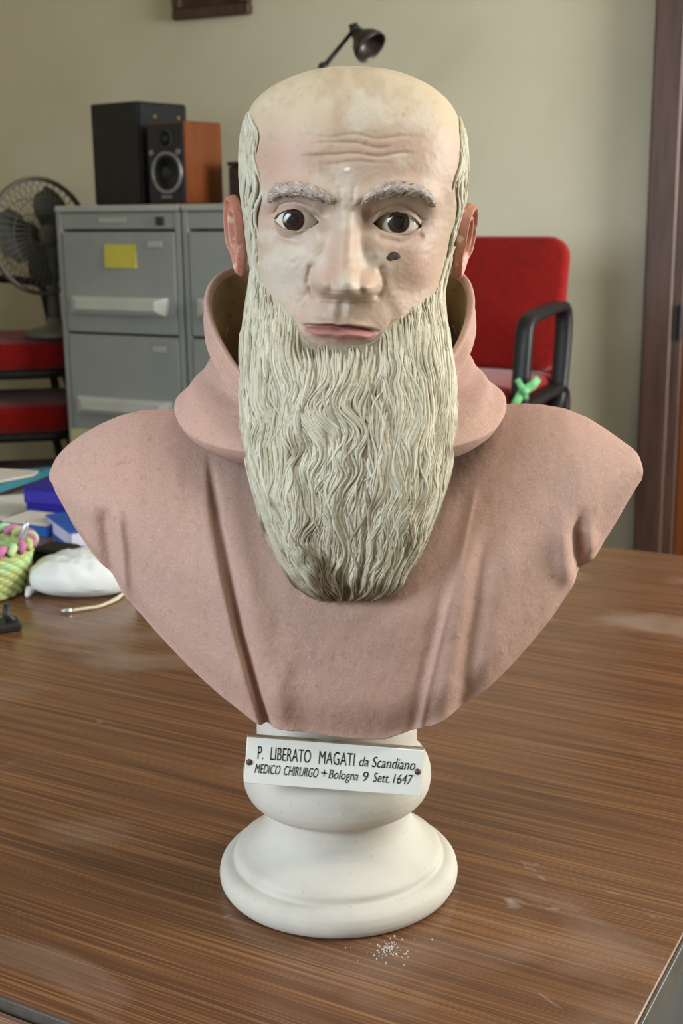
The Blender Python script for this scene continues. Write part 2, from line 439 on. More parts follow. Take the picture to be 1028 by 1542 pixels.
# ---- plaque
def Wv(px, py, Y): return np.array(W(px, py, Y))
pc = [W(369, 1110, -.0885), W(637, 1131, -.0885), W(634, 1197, -.0885), W(369, 1178, -.0885)]
cen = sum(pc, Vector()) / 4
ux = ((pc[1] - pc[0]) + (pc[2] - pc[3])).normalized()
uy = Vector((0, 0, 1)); nrm = Vector((0, -1, 0))
uy = nrm.cross(ux).normalized() * 1.0
if uy.z < 0: uy = -uy
tilt = Matrix.Rotation(R(7), 3, ux); uy = tilt @ uy
if uy.y < 0: uy = Matrix.Rotation(R(-14), 3, ux) @ uy
nrm = ux.cross(uy).normalized()
if nrm.y > 0: nrm = -nrm
wd = ((pc[1] - pc[0]).length + (pc[2] - pc[3]).length) / 2; ht = ((pc[0] - pc[3]).length + (pc[1] - pc[2]).length) / 2
PM = Matrix((ux, uy, -nrm)).transposed()            # local x right, y up, z into the bust
if PM.determinant() < 0: PM = Matrix((ux, uy, nrm)).transposed()
PMz = -1 if (PM @ Vector((0, 0, 1))).y > 0 else 1   # local z sign that faces out
plq = MB().box(cen - nrm * .005, (wd, ht, .0075), PM, .0004).build('plaque', M_['plate_edge'], bust)
plq['label'] = 'white enamel name plaque with dark hand-drawn lettering'
MB().box(cen, (wd - .0008, ht - .0008, .0016), PM, .0004).build('plaque_face', M_['plate'], plq)
M4 = Matrix((ux, uy, nrm)).transposed().to_4x4(); M4.translation = cen + nrm * .0010
def text(s, x0, x1, y, h, shear, thick=0.0):
    cu = bpy.data.curves.new('lettering', 'FONT'); cu.body = s; cu.size = 1.0; cu.shear = shear; cu.offset = -.010
    cu.extrude = 0.004; cu.resolution_u = 4
    o = bpy.data.objects.new('tmp', cu); COL.objects.link(o)
    dg = bpy.context.evaluated_depsgraph_get(); me = bpy.data.meshes.new_from_object(o.evaluated_get(dg))
    bpy.data.objects.remove(o, do_unlink=True)
    v = np.zeros(len(me.vertices) * 3); me.vertices.foreach_get('co', v); v = v.reshape(-1, 3)
    xa, xb = v[:, 0].min(), v[:, 0].max()
    v[:, 0] = x0 + (v[:, 0] - xa) / (xb - xa) * (x1 - x0); v[:, 1] = y + v[:, 1] * h / .70; v[:, 2] *= .0003 / .004
    v4 = np.c_[v, np.ones(len(v))] @ np.array(M4).T
    me.vertices.foreach_set('co', v4[:, :3].astype(np.float32).ravel()); me.update()
    me.materials.append(M_['ink'])
    t = bpy.data.objects.new('lettering', me); COL.objects.link(t); t.parent = plq
    return t
kx = wd / 268.0; ky = ht / 67.0
def lx(f): return (f - .5) * wd
# positions as fractions of the plate
text('P.', lx(.068), lx(.098), ht * .045, ht * .285, 0.0)
text('LIBERATO', lx(.140), lx(.365), ht * .045, ht * .285, 0.0)
text('MAGATI', lx(.412), lx(.612), ht * .045, ht * .285, 0.0)
text('da', lx(.640), lx(.692), ht * .060, ht * .215, .22)
text('Scandiano', lx(.712), lx(.955), ht * .055, ht * .235, .22)
text('MEDICO', lx(.058), lx(.200), -ht * .255, ht * .205, .25)
text('CHIRURGO', lx(.222), lx(.415), -ht * .255, ht * .205, .25)
text('+', lx(.432), lx(.463), -ht * .265, ht * .235, 0.0)
text('Bologna', lx(.474), lx(.640), -ht * .255, ht * .205, .20)
text('9', lx(.668), lx(.698), -ht * .255, ht * .210, .15)
text('Sett.', lx(.725), lx(.818), -ht * .255, ht * .205, .22)
text('1647', lx(.838), lx(.948), -ht * .255, ht * .215, .22)
for fx, fy in ((.024, -.035), (.972, .03)):
    p = cen + ux * lx(fx) + uy * (ht * fy) + nrm * .0008
    Mx = Matrix((ux, uy, nrm)).transposed().to_4x4(); Mx.translation = p
    MB().lathe([(.0026, 0), (.0026, .0006), (.0018, .0014), (.0, .0017)], 20, Mx).build('screw', M_['rust'], plq, True)

# ---- robe
def pl(pts): return np.array(pts, float)
xc = np.linspace(-1, 1, 521)
def depth_mid(xm):                               # front of the chest
    s = np.clip(np.abs(xm) / .245, 0, 1.15)
    return -.104 + .092 * s ** 2.1
def depth_ridge(xm):
    s = np.clip(np.abs(xm) / .245, 0, 1.15)
    return .034 - .026 * s ** 2
top_px = pl([(79, 703), (80.5, 697), (84, 690), (91, 681), (103, 669), (122, 655), (150, 639), (180, 626), (215, 617.5), (245, 616.5), (275, 616), (330, 618), (420, 622), (514, 624), (620, 620), (700, 614), (760, 608.5), (790, 607.5), (815, 609), (850, 615), (885, 629), (915, 648), (937, 664), (951, 674), (960, 683), (964.5, 692), (965.8, 699)])
bot_px = pl([(79, 732), (84, 748), (105, 792), (135, 838), (165, 876), (205, 926), (250, 976), (290, 1017), (330, 1052), (365, 1078), (385, 1092), (396, 1098), (402, 1099), (408, 1101.5), (450, 1108), (500, 1117), (550, 1121), (580, 1121), (608, 1112), (632, 1104), (652, 1099), (690, 1077), (730, 1047), (770, 1010), (800, 977), (832, 938), (862, 893), (872, 874), (884, 858), (905, 832), (930, 793), (950, 757), (961, 736), (965.8, 727)])
def conv(px, fd):
    out = []
    for x, y in px:
        X = (x - 514) / 1850
        for _ in range(4):
            p = W(x, y, float(fd(np.array(X)))); X = p.x
        out.append((p.x, p.z))
    return np.array(out)
tw = conv(top_px, depth_ridge); bw = conv(bot_px, depth_mid)
# both outlines run from tip to tip; column c joins the same fraction of each
fr = (.5 - .5 * np.cos(np.pi * (xc * .5 + .5))) * .35 + (xc * .5 + .5) * .65
sxt = tw[0, 0] + (tw[-1, 0] - tw[0, 0]) * fr; sxb = bw[0, 0] + (bw[-1, 0] - bw[0, 0]) * fr
sx = (sxt + sxb) / 2
zt = np.interp(sxt, tw[:, 0], tw[:, 1]); zb = np.interp(sxb, bw[:, 0], bw[:, 1])
def gsm(a, k):
    b = a.copy()
    for _ in range(k): b[1:-1] = (b[:-2] + 2 * b[1:-1] + b[2:]) / 4
    return b
zt = gsm(zt, 4)
tip = (zt[0] + zb[0]) / 2; tipr = (zt[-1] + zb[-1]) / 2
NF, NB = 300, 60
v = np.linspace(0, 1, NF)[:, None]
Ym = depth_mid(sxb)[None, :]; Yr = depth_ridge(sxt)[None, :]
def prof_y(v, s):
    vv = np.clip(v / .62, 0, 1)
    return np.sin(vv * np.pi / 2) ** .85
hgt = (zt - zb)[None, :]
vz = v ** 1.25 * .35 + v * .65
g = prof_y(vz, 0)
Yf = Yr + (Ym - Yr) * g
# tuck towards the cut edge
Yf = Yf + .010 * smooth(.80, 1.0, vz) ** 2
Zf = zt[None, :] - hgt * vz
Xf = sxt[None, :] + (sxb - sxt)[None, :] * smooth(0, .9, vz)
U, V = elev(Xf, Zf, -.08)
# project with the true depth for the folds
def proj(X, Y, Z):
    p = np.stack([X - CAM.x, Y - CAM.y, Z - CAM.z], -1) @ CMi.T
    return CX + FPX * p[..., 0] / -p[..., 2], CY - FPX * p[..., 1] / -p[..., 2]
U, V = proj(Xf, Yf, Zf)
D = np.zeros_like(U)
def line_x(pts): p = pl(pts); return np.interp(V, p[:, 1], p[:, 0])
def span(a, b, c, d): return smooth(a, b, V) * (1 - smooth(c, d, V))
# left long pleat: the left flap lies proud, drops sharply into a groove
L = line_x([(308, 660), (315, 720), (322, 790), (338, 870), (356, 950), (378, 1030), (402, 1105)])
d_ = U - L
k = span(668, 800, 1200, 1300)
D += k * .0075 * np.exp(-np.clip(-d_, 0, 1e9) / 42.) * (1 - smooth(-5, 2.5, d_))
D -= k * .0065 * np.exp(-((d_ - 4) / 7.5) ** 2)
D += k * .0035 * np.exp(-((d_ - 34) / 20.) ** 2)
# left sleeve fold
L = line_x([(170, 770), (177, 830), (182, 900)]); d_ = U - L; k = span(758, 790, 860, 935)
D += k * (.0055 * np.exp(-((d_ - 8) / 8.) ** 2) - .008 * np.exp(-((d_ + 14) / 12.) ** 2))
# right sleeve fold: a deep tuck
L = line_x([(868, 770), (862, 800), (866, 845), (872, 890)]); d_ = U - L; k = span(755, 825, 850, 905)
D += k * (.0065 * np.exp(-((d_ + 16) / 15.) ** 2) - .0105 * np.exp(-((d_ - 6) / 9.) ** 2) + .005 * np.exp(-((d_ - 26) / 12.) ** 2))
# right thin crease ridge
L = line_x([(716, 730), (708, 770), (690, 850), (668, 940), (648, 1020), (630, 1110)]); d_ = U - L; k = span(725, 760, 1090, 1200)
D += k * (.0013 * np.exp(-((d_) / 4.5) ** 2) - .0014 * np.exp(-((d_ + 12) / 9.) ** 2))
# right broad fold
L = line_x([(738, 780), (728, 830), (716, 900), (704, 980), (688, 1080)]); d_ = U - L; k = span(775, 860, 1100, 1250)
D += k * (.0036 * np.exp(-((d_ + 24) / 19.) ** 2) - .0042 * np.exp(-((d_ - 6) / 14.) ** 2) + .002 * np.exp(-((d_ - 40) / 24.) ** 2))
# faint verticals and hand-modelled unevenness
D += .0018 * np.exp(-((U - line_x([(440, 930), (425, 1020), (415, 1100)])) / 16.) ** 2) * span(930, 1000, 1200, 1300)
D += .0007 * fbm(U / 90., V / 110., 11, 3) + .00045 * fbm(U / 14., V / 22., 15, 3)
edge = smooth(0, .06, v) * 1.0
Yf = Yf - D * edge * (smooth(0, .08, hgt / .25))
# back
vb = np.linspace(0, 1, NB)[:, None]
yback = .062 - .03 * np.clip(np.abs(sx) / .245, 0, 1) ** 2
Yb = Yr + (yback[None, :] - Yr) * np.sin(np.clip(vb / .5, 0, 1) * np.pi / 2) ** .8
edgeY = Yf[-1][None, :]
bl = smooth(.55, 1.0, vb)
Yb = Yb * (1 - bl) + (edgeY + .016) * bl
Zb = zt[None, :] - hgt * vb
front = np.stack([Xf, Yf, Zf], -1)
back = np.stack([sxt[None, :] + (sxb - sxt)[None, :] * smooth(0, .9, vb), Yb, Zb], -1)[::-1]
Prob = np.concatenate([front, back[:-1]], 0)         # runs front top -> edge -> back top
# give the shoulder tips a rounded cut face
nr_, nc_ = Prob.shape[:2]
GF = gridF(nr_, nc_, False)
Vx = np.concatenate([Prob.reshape(-1, 3), Prob[:, 0].mean(0)[None] + np.array([[0., 0, 0]]), Prob[:, -1].mean(0)[None] + np.array([[0., 0, 0]])])
ii = np.arange(nr_); jj = (ii + 1) % nr_
capL = np.stack([ii * nc_, jj * nc_, np.full(nr_, nr_ * nc_), np.full(nr_, nr_ * nc_)], 1)
capR = np.stack([jj * nc_ + nc_ - 1, ii * nc_ + nc_ - 1, np.full(nr_, nr_ * nc_ + 1), np.full(nr_, nr_ * nc_ + 1)], 1)
capL[:, 3] = (jj[::-1] * 0 + capL[:, 2]); robe = make_mesh('habit', Vx, np.concatenate([GF, capL, capR]), M_['robe'], bust)
nr = len(Prob); nc = Prob.shape[1]
robe_front = (sx, Zf, Yf)
def robeY(x, z):                                     # chest depth at a point
    c = np.interp(x, sx, np.arange(nc)); i = int(round(c)); return float(np.interp(-z, -Zf[:, i], Yf[:, i]))

# ---- hood (cowl collar)
ph = np.linspace(0, 2 * np.pi, 361)[:-1]             # 0 = front
def zY(tab):
    t = pl(tab); zz = [W(x if len(t[0]) > 2 else 514, y, Y).z for *x_, Y, y in t for x in [514]]
    return t[:, 0], np.array(zz)
rimY, rimZ = zY([(-.10, 600), (-.066, 572), (-.047, 530), (-.02, 482), (.0, 456), (.03, 425), (.054, 407), (.083, 394), (.125, 388)])
basY, basZ = zY([(-.12, 696), (-.10, 685), (-.078, 674), (-.05, 655), (-.02, 628), (.0, 607), (.05, 596), (.12, 590)])
xo = W(511, 450, 0).x
rings = [(.00, .124, .098, .006, -.012), (.00, .132, .104, .002, -.006), (.015, .1365, .109, .001, 0), (.05, .1365, .109, .001, 0), (.12, .131, .107, .003, 0), (.20, .1215, .104, .006, 0), (.30, .1115, .101, .009, 0),
         (.38, .1045, .099, .011, 0), (.46, .1030, .098, .013, 0), (.56, .1035, .099, .014, 0), (.70, .1060, .102, .015, 0), (.85, .1095, .105, .015, 0), (.95, .1118, .1055, .015, 0), (.99, .1108, .1045, .015, 0), (1.0, .1085, .102, .015, 0),
         (.985, .1062, .1, .015, 0), (.93, .1040, .098, .015, 0), (.75, .1000, .095, .014, 0), (.45, .0955, .090, .012, 0), (.10, .092, .086, .008, 0), (-.1, .085, .080, .008, 0)]
rg = np.array(rings); tt = np.linspace(0, len(rings) - 1, 130)
rg2 = np.stack([np.interp(tt, np.arange(len(rings)), rg[:, i]) for i in range(5)], 1)
for _ in range(8): rg2[1:-1] = (rg2[:-2] + 2 * rg2[1:-1] + rg2[2:]) / 4
a_ = rg2[:, 1:2]; b_ = rg2[:, 2:3]; yo = rg2[:, 3:4]
sn, cs = np.sin(ph)[None, :], np.cos(ph)[None, :]
X = xo + a_ * sn; Y = yo - b_ * cs
Yrim = .015 - .105 * cs + 0 * a_; Ybas = .001 - .109 * cs + 0 * a_
zr = np.interp(Yrim, rimY, rimZ); zb_ = np.interp(Ybas, basY, basZ)
# soften the curves round the ring
def ringsm(a, k):
    for _ in range(k): a = (np.roll(a, 1, 1) + 2 * a + np.roll(a, -1, 1)) / 4
    return a
zr = ringsm(zr, 12); zb_ = ringsm(zb_, 12)
Z = zb_ + (zr - zb_) * rg2[:, 0:1] + rg2[:, 4:5]
# soft folds wrapped round the collar
t_ = rg2[:, 0:1]; outer = (np.arange(130)[:, None] < 80)
fold = .0052 * np.sin(14 * t_ + 2.6 * np.abs(np.sin(ph))[None, :] + 1.0 + 4.5 * np.cos(ph)[None, :] + 1.2 * fbm(np.cos(ph)[None, :] * 2 + 4, np.sin(ph)[None, :] * 2 + 4, 33)) * smooth(.06, .3, t_) * (1 - smooth(.75, .98, t_)) * outer
fold = fold + .0012 * fbm(np.cos(ph)[None, :] * 3 + 9 + 0 * t_, t_ * 5 + np.sin(ph)[None, :] * 3 + 9, 31, 3)
cr_ = np.clip(np.abs(sn), 0, 1)
for c0_, sl, am_, w_ in ((.30, .55, .0032, .045), (.58, .35, .0022, .04)):
    fold = fold - am_ * np.exp(-((t_ - (c0_ + sl * (1 - cr_))) / w_) ** 2) * smooth(.25, .8, cr_) * outer * (cs > -.4)
X = X + fold * sn; Y = Y - fold * cs
hoodP = np.stack([X, Y, Z], -1)
F = gridF(130, 360, True, True)
hood = make_mesh('hood', hoodP, F, M_['robe'], bust)
hood.data.materials.append(M_['hood_in'])
ri = np.repeat(np.arange(129), 360)
hood.data.polygons.foreach_set('material_index', (ri > 100).astype(np.int32))
hood['label'] = 'turned-up cowl collar, bare clay inside'

# ---- head
tab = pl([(102.3, 519, 521, -.002, .004), (104, 490, 555, -.022, .025), (108, 464, 586, -.036, .040), (115, 444, 610, -.049, .053), (131, 408, 645, -.064, .070), (154, 381.5, 673, -.077, .085), (172, 372.5, 685, -.083, .092), (203, 366, 696, -.090, .099),
          (234, 364, 700, -.0935, .103), (265, 363.5, 701, -.0955, .105), (290, 365, 699, -.0965, .105), (308, 368, 696, -.0955, .104), (343, 373, 686, -.094, .100), (386, 379, 672, -.0945, .092), (421, 384, 664, -.0955, .082), (460, 388, 658, -.097, .066), (520, 398, 648, -.096, .056), (600, 420, 628, -.072, .05), (690, 425, 622, -.06, .05)])
zz = np.array([W(520, y, 0.0).z for y in tab[:, 0]])
xL = np.array([W(x, y, 0.0).x for x, y in tab[:, [1, 0]]]); xR = np.array([W(x, y, 0.0).x for x, y in tab[:, [2, 0]]])
ztop = zz[0] + .0002
q_t = np.sqrt(ztop - zz)
z_join = W(520, 150, 0).z
rows = np.r_[ztop - np.linspace(.0, math.sqrt(ztop - z_join), 90) ** 2, np.arange(z_join - .0006, W(520, 545, -.09).z, -.00052), np.linspace(W(520, 546, -.09).z, zz[-1], 40)]
qr = np.sqrt(np.clip(ztop - rows, 0, 1))
def itp(a):
    a = np.interp(qr, np.r_[0, q_t], np.r_[a[0], a])
    # even smoothing in q
    qq = np.linspace(0, qr[-1], 400); b = np.interp(qq, qr, a)
    for _ in range(30): b[1:-1] = (b[:-2] + 2 * b[1:-1] + b[2:]) / 4
    return np.interp(qr, qq, b)
xL_, xR_, yF_, yB_ = itp(xL), itp(xR), itp(tab[:, 3]), itp(tab[:, 4])
for arr, c in ((xL_, .003), (xR_, .003), (yF_, .001), (yB_, .001)): arr[0] = c
hx = (xR_ - xL_) / 2; hc = (xR_ + xL_) / 2
pf = np.r_[np.linspace(-R(105), R(105), 600), np.linspace(R(107), R(253), 70)]
def head_base(phi, i):
    s, c = np.sin(phi), np.cos(phi)
    nexp = 2.25
    b = np.where(c > 0, -yF_[i], yB_[i])
    r = 1 / ((np.abs(s) / hx[i]) ** nexp + (np.abs(c) / np.maximum(b, 1e-5)) ** nexp) ** (1 / nexp)
    return hc[i] + r * s, -r * c
PHI, I = np.meshgrid(pf, np.arange(len(rows)))
X, Y = head_base(PHI, I); Z = rows[I]
Zd = Z + 0
frontm = smooth(R(88), R(62), np.abs(((PHI + np.pi) % (2 * np.pi)) - np.pi))
U, V = elev(X, Z, -.09)
ga = lambda u, v, ru, rv: np.exp(-((U - u) / ru) ** 2 - ((V - v) / rv) ** 2)
def along(pts, wdt):                                 # gaussian of distance to a polyline
    p = pl(pts); best = np.full(U.shape, 1e9)
    for (x0, y0), (x1, y1) in zip(p[:-1], p[1:]):
        dx, dy = x1 - x0, y1 - y0; t = np.clip(((U - x0) * dx + (V - y0) * dy) / (dx * dx + dy * dy), 0, 1)
        best = np.minimum(best, (U - x0 - t * dx) ** 2 + (V - y0 - t * dy) ** 2)
    return np.exp(-best / wdt ** 2)
BROW_L = [(403, 298), (412, 289), (432, 285), (462, 287), (484, 295), (502, 303)]
BROW_R = [(543, 302), (558, 294), (580, 286), (606, 283), (632, 288), (652, 301)]
D = np.zeros_like(U)
D += .0050 * along(BROW_L, 15) + .0050 * along(BROW_R, 15)
D -= .0115 * ga(446, 328, 40, 21) + .0115 * ga(601, 331, 40, 21)
D -= .0075 * ga(491, 323, 15, 20) + .0080 * ga(551, 323, 14, 20)
D += .0015 * ga(523, 292, 16, 14)
D -= .0010 * along([(511, 285), (513, 303)], 5) + .0010 * along([(533, 283), (532, 303)], 4)
# nose
nz = pl([(292, 0), (304, .0015), (318, .0045), (340, .0095), (365, .0150), (390, .0205), (410, .0250), (422, .0268), (432, .0262), (439, .0215), (444, .0130), (449, .0045), (456, .0005), (465, 0)])
nh = np.interp(V, nz[:, 0], nz[:, 1])
nw = np.interp(V, [292, 318, 345, 380, 410, 430, 445], [18, 13.5, 16, 20, 27, 33, 33])
ncx = np.interp(V, [300, 340, 385, 430], [523, 521, 518.5, 520.5])
D += nh * np.exp(-(np.abs(U - ncx) / nw) ** 2.5)
D += .0045 * ga(520, 424, 17, 15)
cut = 1 - smooth(436, 447, V)
D += .0125 * ga(485, 424, 12.5, 15) * cut + .0105 * ga(555, 428, 13, 15) * cut
D -= .0012 * along([(497, 405), (501, 421), (499, 434)], 4.5) + .0012 * along([(543, 406), (540, 423), (543, 437)], 4.5)
D -= .0036 * along([(469, 404), (465, 424), (472, 441)], 6) + .0022 * along([(572, 406), (575, 428), (568, 444)], 6)
D += .0030 * ga(478, 380, 20, 36) + .0030 * ga(564, 382, 20, 36)
# cheeks, folds
D += .0040 * ga(420, 392, 34, 30) + .0040 * ga(634, 394, 32, 32)
D -= .0022 * along([(470, 436), (452, 462), (446, 484)], 9) + .0012 * along([(572, 440), (588, 466), (590, 486)], 10)
D -= .0018 * along([(420, 356), (446, 364), (474, 356)], 5) + .0016 * along([(572, 358), (602, 366), (634, 357)], 5)
D -= .0030 * ga(428, 440, 26, 22) + .0030 * ga(618, 440, 26, 22)
# mouth
D += .0052 * ga(512, 488, 62, 36)
lip = np.interp(U, [450, 457, 480, 498, 510, 522, 545, 567, 575], [490, 490, 490, 489.5, 492, 491, 494, 498, 499])
lipk = smooth(453, 484, U) * (1 - smooth(536, 570, U))
D -= .0048 * np.exp(-((V - lip) / 2.6) ** 2) * smooth(450, 466, U) * (1 - smooth(556, 574, U))
D += .0026 * np.exp(-((V - lip + 6.5) / 5.0) ** 2) * lipk
D += .0062 * np.exp(-((V - lip - 9.5) / 7.0) ** 2) * lipk
D -= .0028 * ga(512, 522, 44, 8)
D += .0060 * ga(514, 545, 40, 18)
D -= .0009 * along([(515, 456), (513, 478)], 5.5)
D += .0008 * (along([(504, 455), (501, 480)], 5) + along([(526, 455), (525, 480)], 5))
# forehead wrinkles
for yy, am, u0, u1 in ((205, .0007, 430, 640), (219, .0010, 450, 610), (233, .0011, 440, 640), (246, .0006, 470, 600)):
    D -= am * np.exp(-((V - yy - 5 * vnoise(U / 38., U * 0 + yy, 5)) / 3.2) ** 2) * smooth(u0, u0 + 50, U) * (1 - smooth(u1 - 50, u1, U))
D += .0010 * ga(523, 256, 6, 4)
D -= .0035 * ga(384, 300, 16, 44) + .0035 * ga(673, 300, 16, 44)
D += .0005 * fbm(U / 22., V / 22., 3, 3) + .00022 * fbm(U / 6., V / 6., 8, 2)
D *= frontm
Y = Y - D
# eyes: lids follow a ball, the almond is opened behind it
RE = .0168
EYES = []
for (cu_, cv_, yfr, up, lo, ir) in ((446, 332, -.0862, [(400, 334), (410, 332), (418, 322.5), (430, 316.5), (443, 314.5), (458, 318), (470, 325), (481, 335), (490, 338)], [(400, 334), (410, 332), (420, 341), (432, 346.5), (446, 348.5), (462, 346), (472, 341), (481, 335), (490, 338)], (441, 331)),
                                    (600, 336, -.0848, [(552, 340), (562, 337), (572, 327), (584, 321), (599, 319), (614, 322.5), (627, 331), (637, 341.5), (646, 344)], [(552, 340), (562, 337), (572, 345), (584, 350), (602, 352), (618, 350), (630, 346), (637, 341.5), (646, 344)], (600, 334.5))):
    c = W(cu_, cv_, yfr); cx_, cz_ = c.x, c.z; cy_ = yfr + RE
    iris = W(ir[0], ir[1], yfr) - Vector((cx_, cy_, cz_))
    EYES.append((Vector((cx_, cy_, cz_)), iris.normalized()))
    d2 = (X - cx_) ** 2 + (Z - cz_) ** 2
    vu = np.interp(U, *pl(up).T); vl = np.interp(U, *pl(lo).T)
    ins = np.minimum(V - vu, vl - V)
    outside = np.clip(-ins, 0, 60)
    th = .0020 * np.exp(-outside / 7.) + .0004
    yl = cy_ - np.sqrt(np.clip((RE + th) ** 2 - d2, 0, 1))
    inside_ball = d2 < (RE * .995) ** 2
    kk = .0022
    h = np.clip(.5 + .5 * (yl - Y) / kk, 0, 1)
    ysm = yl * (1 - h) + Y * h - kk * h * (1 - h)
    Y = np.where(inside_ball & (frontm > .5), ysm, Y)
    Y = Y + .0016 * np.exp(-((V - vu + 10.5) / 2.6) ** 2) * smooth(-48, -30, -np.abs(U - cu_)) * frontm
    open_ = smooth(-.4, 1.4, ins) * (np.abs(U - cu_) < 39) * (frontm > .5)
    Y = Y * (1 - open_) + np.maximum(Y, cy_ - np.sqrt(np.clip((RE - .0045) ** 2 - d2, 0, 1))) * open_
# paint
skin = srgb(182, 157, 139); pale = srgb(198, 190, 176); cream = srgb(202, 192, 163); rose = srgb(178, 134, 118)
lipc = srgb(160, 104, 98); hairc = srgb(198, 196, 180); lav = srgb(178, 160, 162)
C = np.ones(U.shape + (3,)) * skin
def mixc(C, k, col): k = np.clip(k, 0, 1)[..., None]; return C * (1 - k) + col * k
C = mixc(C, .62 * smooth(245, 125, V + 26 * fbm(U / 45., V / 45., 21)), cream)
C = mixc(C, .55 * smooth(.0, .5, fbm(U / 40., V / 30., 22)), pale)
C = mixc(C, .85 * ga(424, 415, 42, 42) + .5 * ga(475, 372, 26, 30) + .5 * ga(525, 292, 20, 40), pale)
C = mixc(C, .45 * ga(640, 400, 26, 34) + .4 * ga(430, 240, 60, 30) + .45 * ga(500, 402, 12, 26) + .4 * ga(575, 218, 40, 14), rose)
C = mixc(C, .40 * smooth(.05, .6, fbm(U / 30. + 7, V / 34. + 2, 26)), srgb(160, 134, 106))
C = mixc(C, .45 * (ga(440, 305, 38, 9) + ga(600, 309, 38, 9)), lav)
lk = smooth(1.6, -1.6, np.abs(V - lip - 6.0) - np.interp(U, [455, 475, 512, 550, 570], [2.0, 10.0, 14.0, 10.5, 2.0]) * .93 + 1) * smooth(455, 462, U) * (1 - smooth(562, 569, U))
lk = lk * frontm
C = mixc(C, lk * .85, lipc)
C = mixc(C, lk * smooth(1.5, -.5, V - lip) * .9, srgb(128, 76, 68))
C = mixc(C, .5 * ga(512, 505, 22, 5) * lk, srgb(190, 140, 132))
C = mixc(C, (1 - smooth(R(66), R(58), np.abs(((PHI + np.pi) % (2 * np.pi)) - np.pi))) * smooth(160, 200, V), bcol2 if False else srgb(186, 178, 152))
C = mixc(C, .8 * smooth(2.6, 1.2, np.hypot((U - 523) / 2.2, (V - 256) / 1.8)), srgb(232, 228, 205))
head = make_mesh('head', np.stack([X, Y, Z], -1), gridF(len(rows), len(pf), True, True), M_['skin'], bust, col=C)
# cap of the crown
head['label'] = 'bald painted head with wide brown eyes'

for c, gz in EYES:
    th, al = np.meshgrid(np.linspace(0, np.pi, 90), np.linspace(0, 2 * np.pi, 96, endpoint=False), indexing='ij')
    q = gz.to_track_quat('Z', 'Y').to_matrix()
    L = np.stack([np.sin(th) * np.cos(al), np.sin(th) * np.sin(al), np.cos(th)], -1)
    Pw = L @ np.array(q).T * RE + np.array(c)
    ang = th * RE / 4.85e-4                             # in drawing units from the iris centre
    Cc = np.ones(th.shape + (3,)) * srgb(206, 200, 190)
    Cc = mixc(Cc, smooth(19.0, 16.8, ang), srgb(50, 32, 26))
    Cc = mixc(Cc, smooth(16.0, 10, ang) * .7, srgb(78, 52, 40))
    Cc = mixc(Cc, smooth(11.4, 9.0, ang), srgb(18, 18, 24))
    make_mesh('eye', Pw, gridF(90, 96, True, False), M_['eye'], head, col=Cc)

# surface lookup on the finished face, front side
hz_ = np.linspace(rows[-1], rows[2], 420); hxx = np.linspace(-.11, .13, 420)
_ri = np.clip(np.interp(-hz_, -rows, np.arange(len(rows))), 0, len(rows) - 1).astype(int)
fj = np.where(np.abs(pf) < R(88))[0]
HY = np.stack([np.interp(hxx, X[i, fj], Y[i, fj]) for i in _ri])
def headY(x, z):
    a = np.clip((np.asarray(z) - hz_[0]) / (hz_[1] - hz_[0]), 0, 418.999); b = np.clip((np.asarray(x) - hxx[0]) / (hxx[1] - hxx[0]), 0, 418.999)
    i = a.astype(int); j = b.astype(int); fa = a - i; fb_ = b - j
    return (HY[i, j] * (1 - fa) + HY[i + 1, j] * fa) * (1 - fb_) + (HY[i, j + 1] * (1 - fa) + HY[i + 1, j + 1] * fa) * fb_
def face_pt(px, py):
    """point of the face that the front elevation shows at (px, py)"""
    p = W(px, py, -.09); return np.array([p.x, float(headY(np.array([p.x]), np.array([p.z]))[0]), p.z])
# eyebrows: bundles of short modelled hairs on a raised pad
def strands(name, paths, mat, parent, sides=6):
    Vs = []; Fs = []; Cs = []; o = 0
    for Pth, Nrm, rad, hgt_, colr in paths:
        n = len(Pth); t = np.gradient(Pth, axis=0); t /= np.linalg.norm(t, axis=1)[:, None] + 1e-9
        nn = Nrm - t * (Nrm * t).sum(1)[:, None]; nn /= np.linalg.norm(nn, axis=1)[:, None] + 1e-9
        b = np.cross(t, nn)
        a = np.linspace(0, 2 * np.pi, sides, endpoint=False)
        ring = Pth[:, None, :] + b[:, None, :] * (np.cos(a)[None, :, None] * rad[:, None, None]) + nn[:, None, :] * (np.sin(a)[None, :, None] * (rad * hgt_)[:, None, None])
        Vs.append(ring.reshape(-1, 3)); Fs.append(gridF(n, sides, True) + o); o += n * sides
        cc = np.asarray(colr); cc = np.broadcast_to(cc if cc.ndim == 2 else cc[None, :], (n, 3))
        Cs.append(np.repeat(cc, sides, 0))
    return make_mesh(name, np.concatenate(Vs), np.concatenate(Fs), mat, parent, col=np.concatenate(Cs))
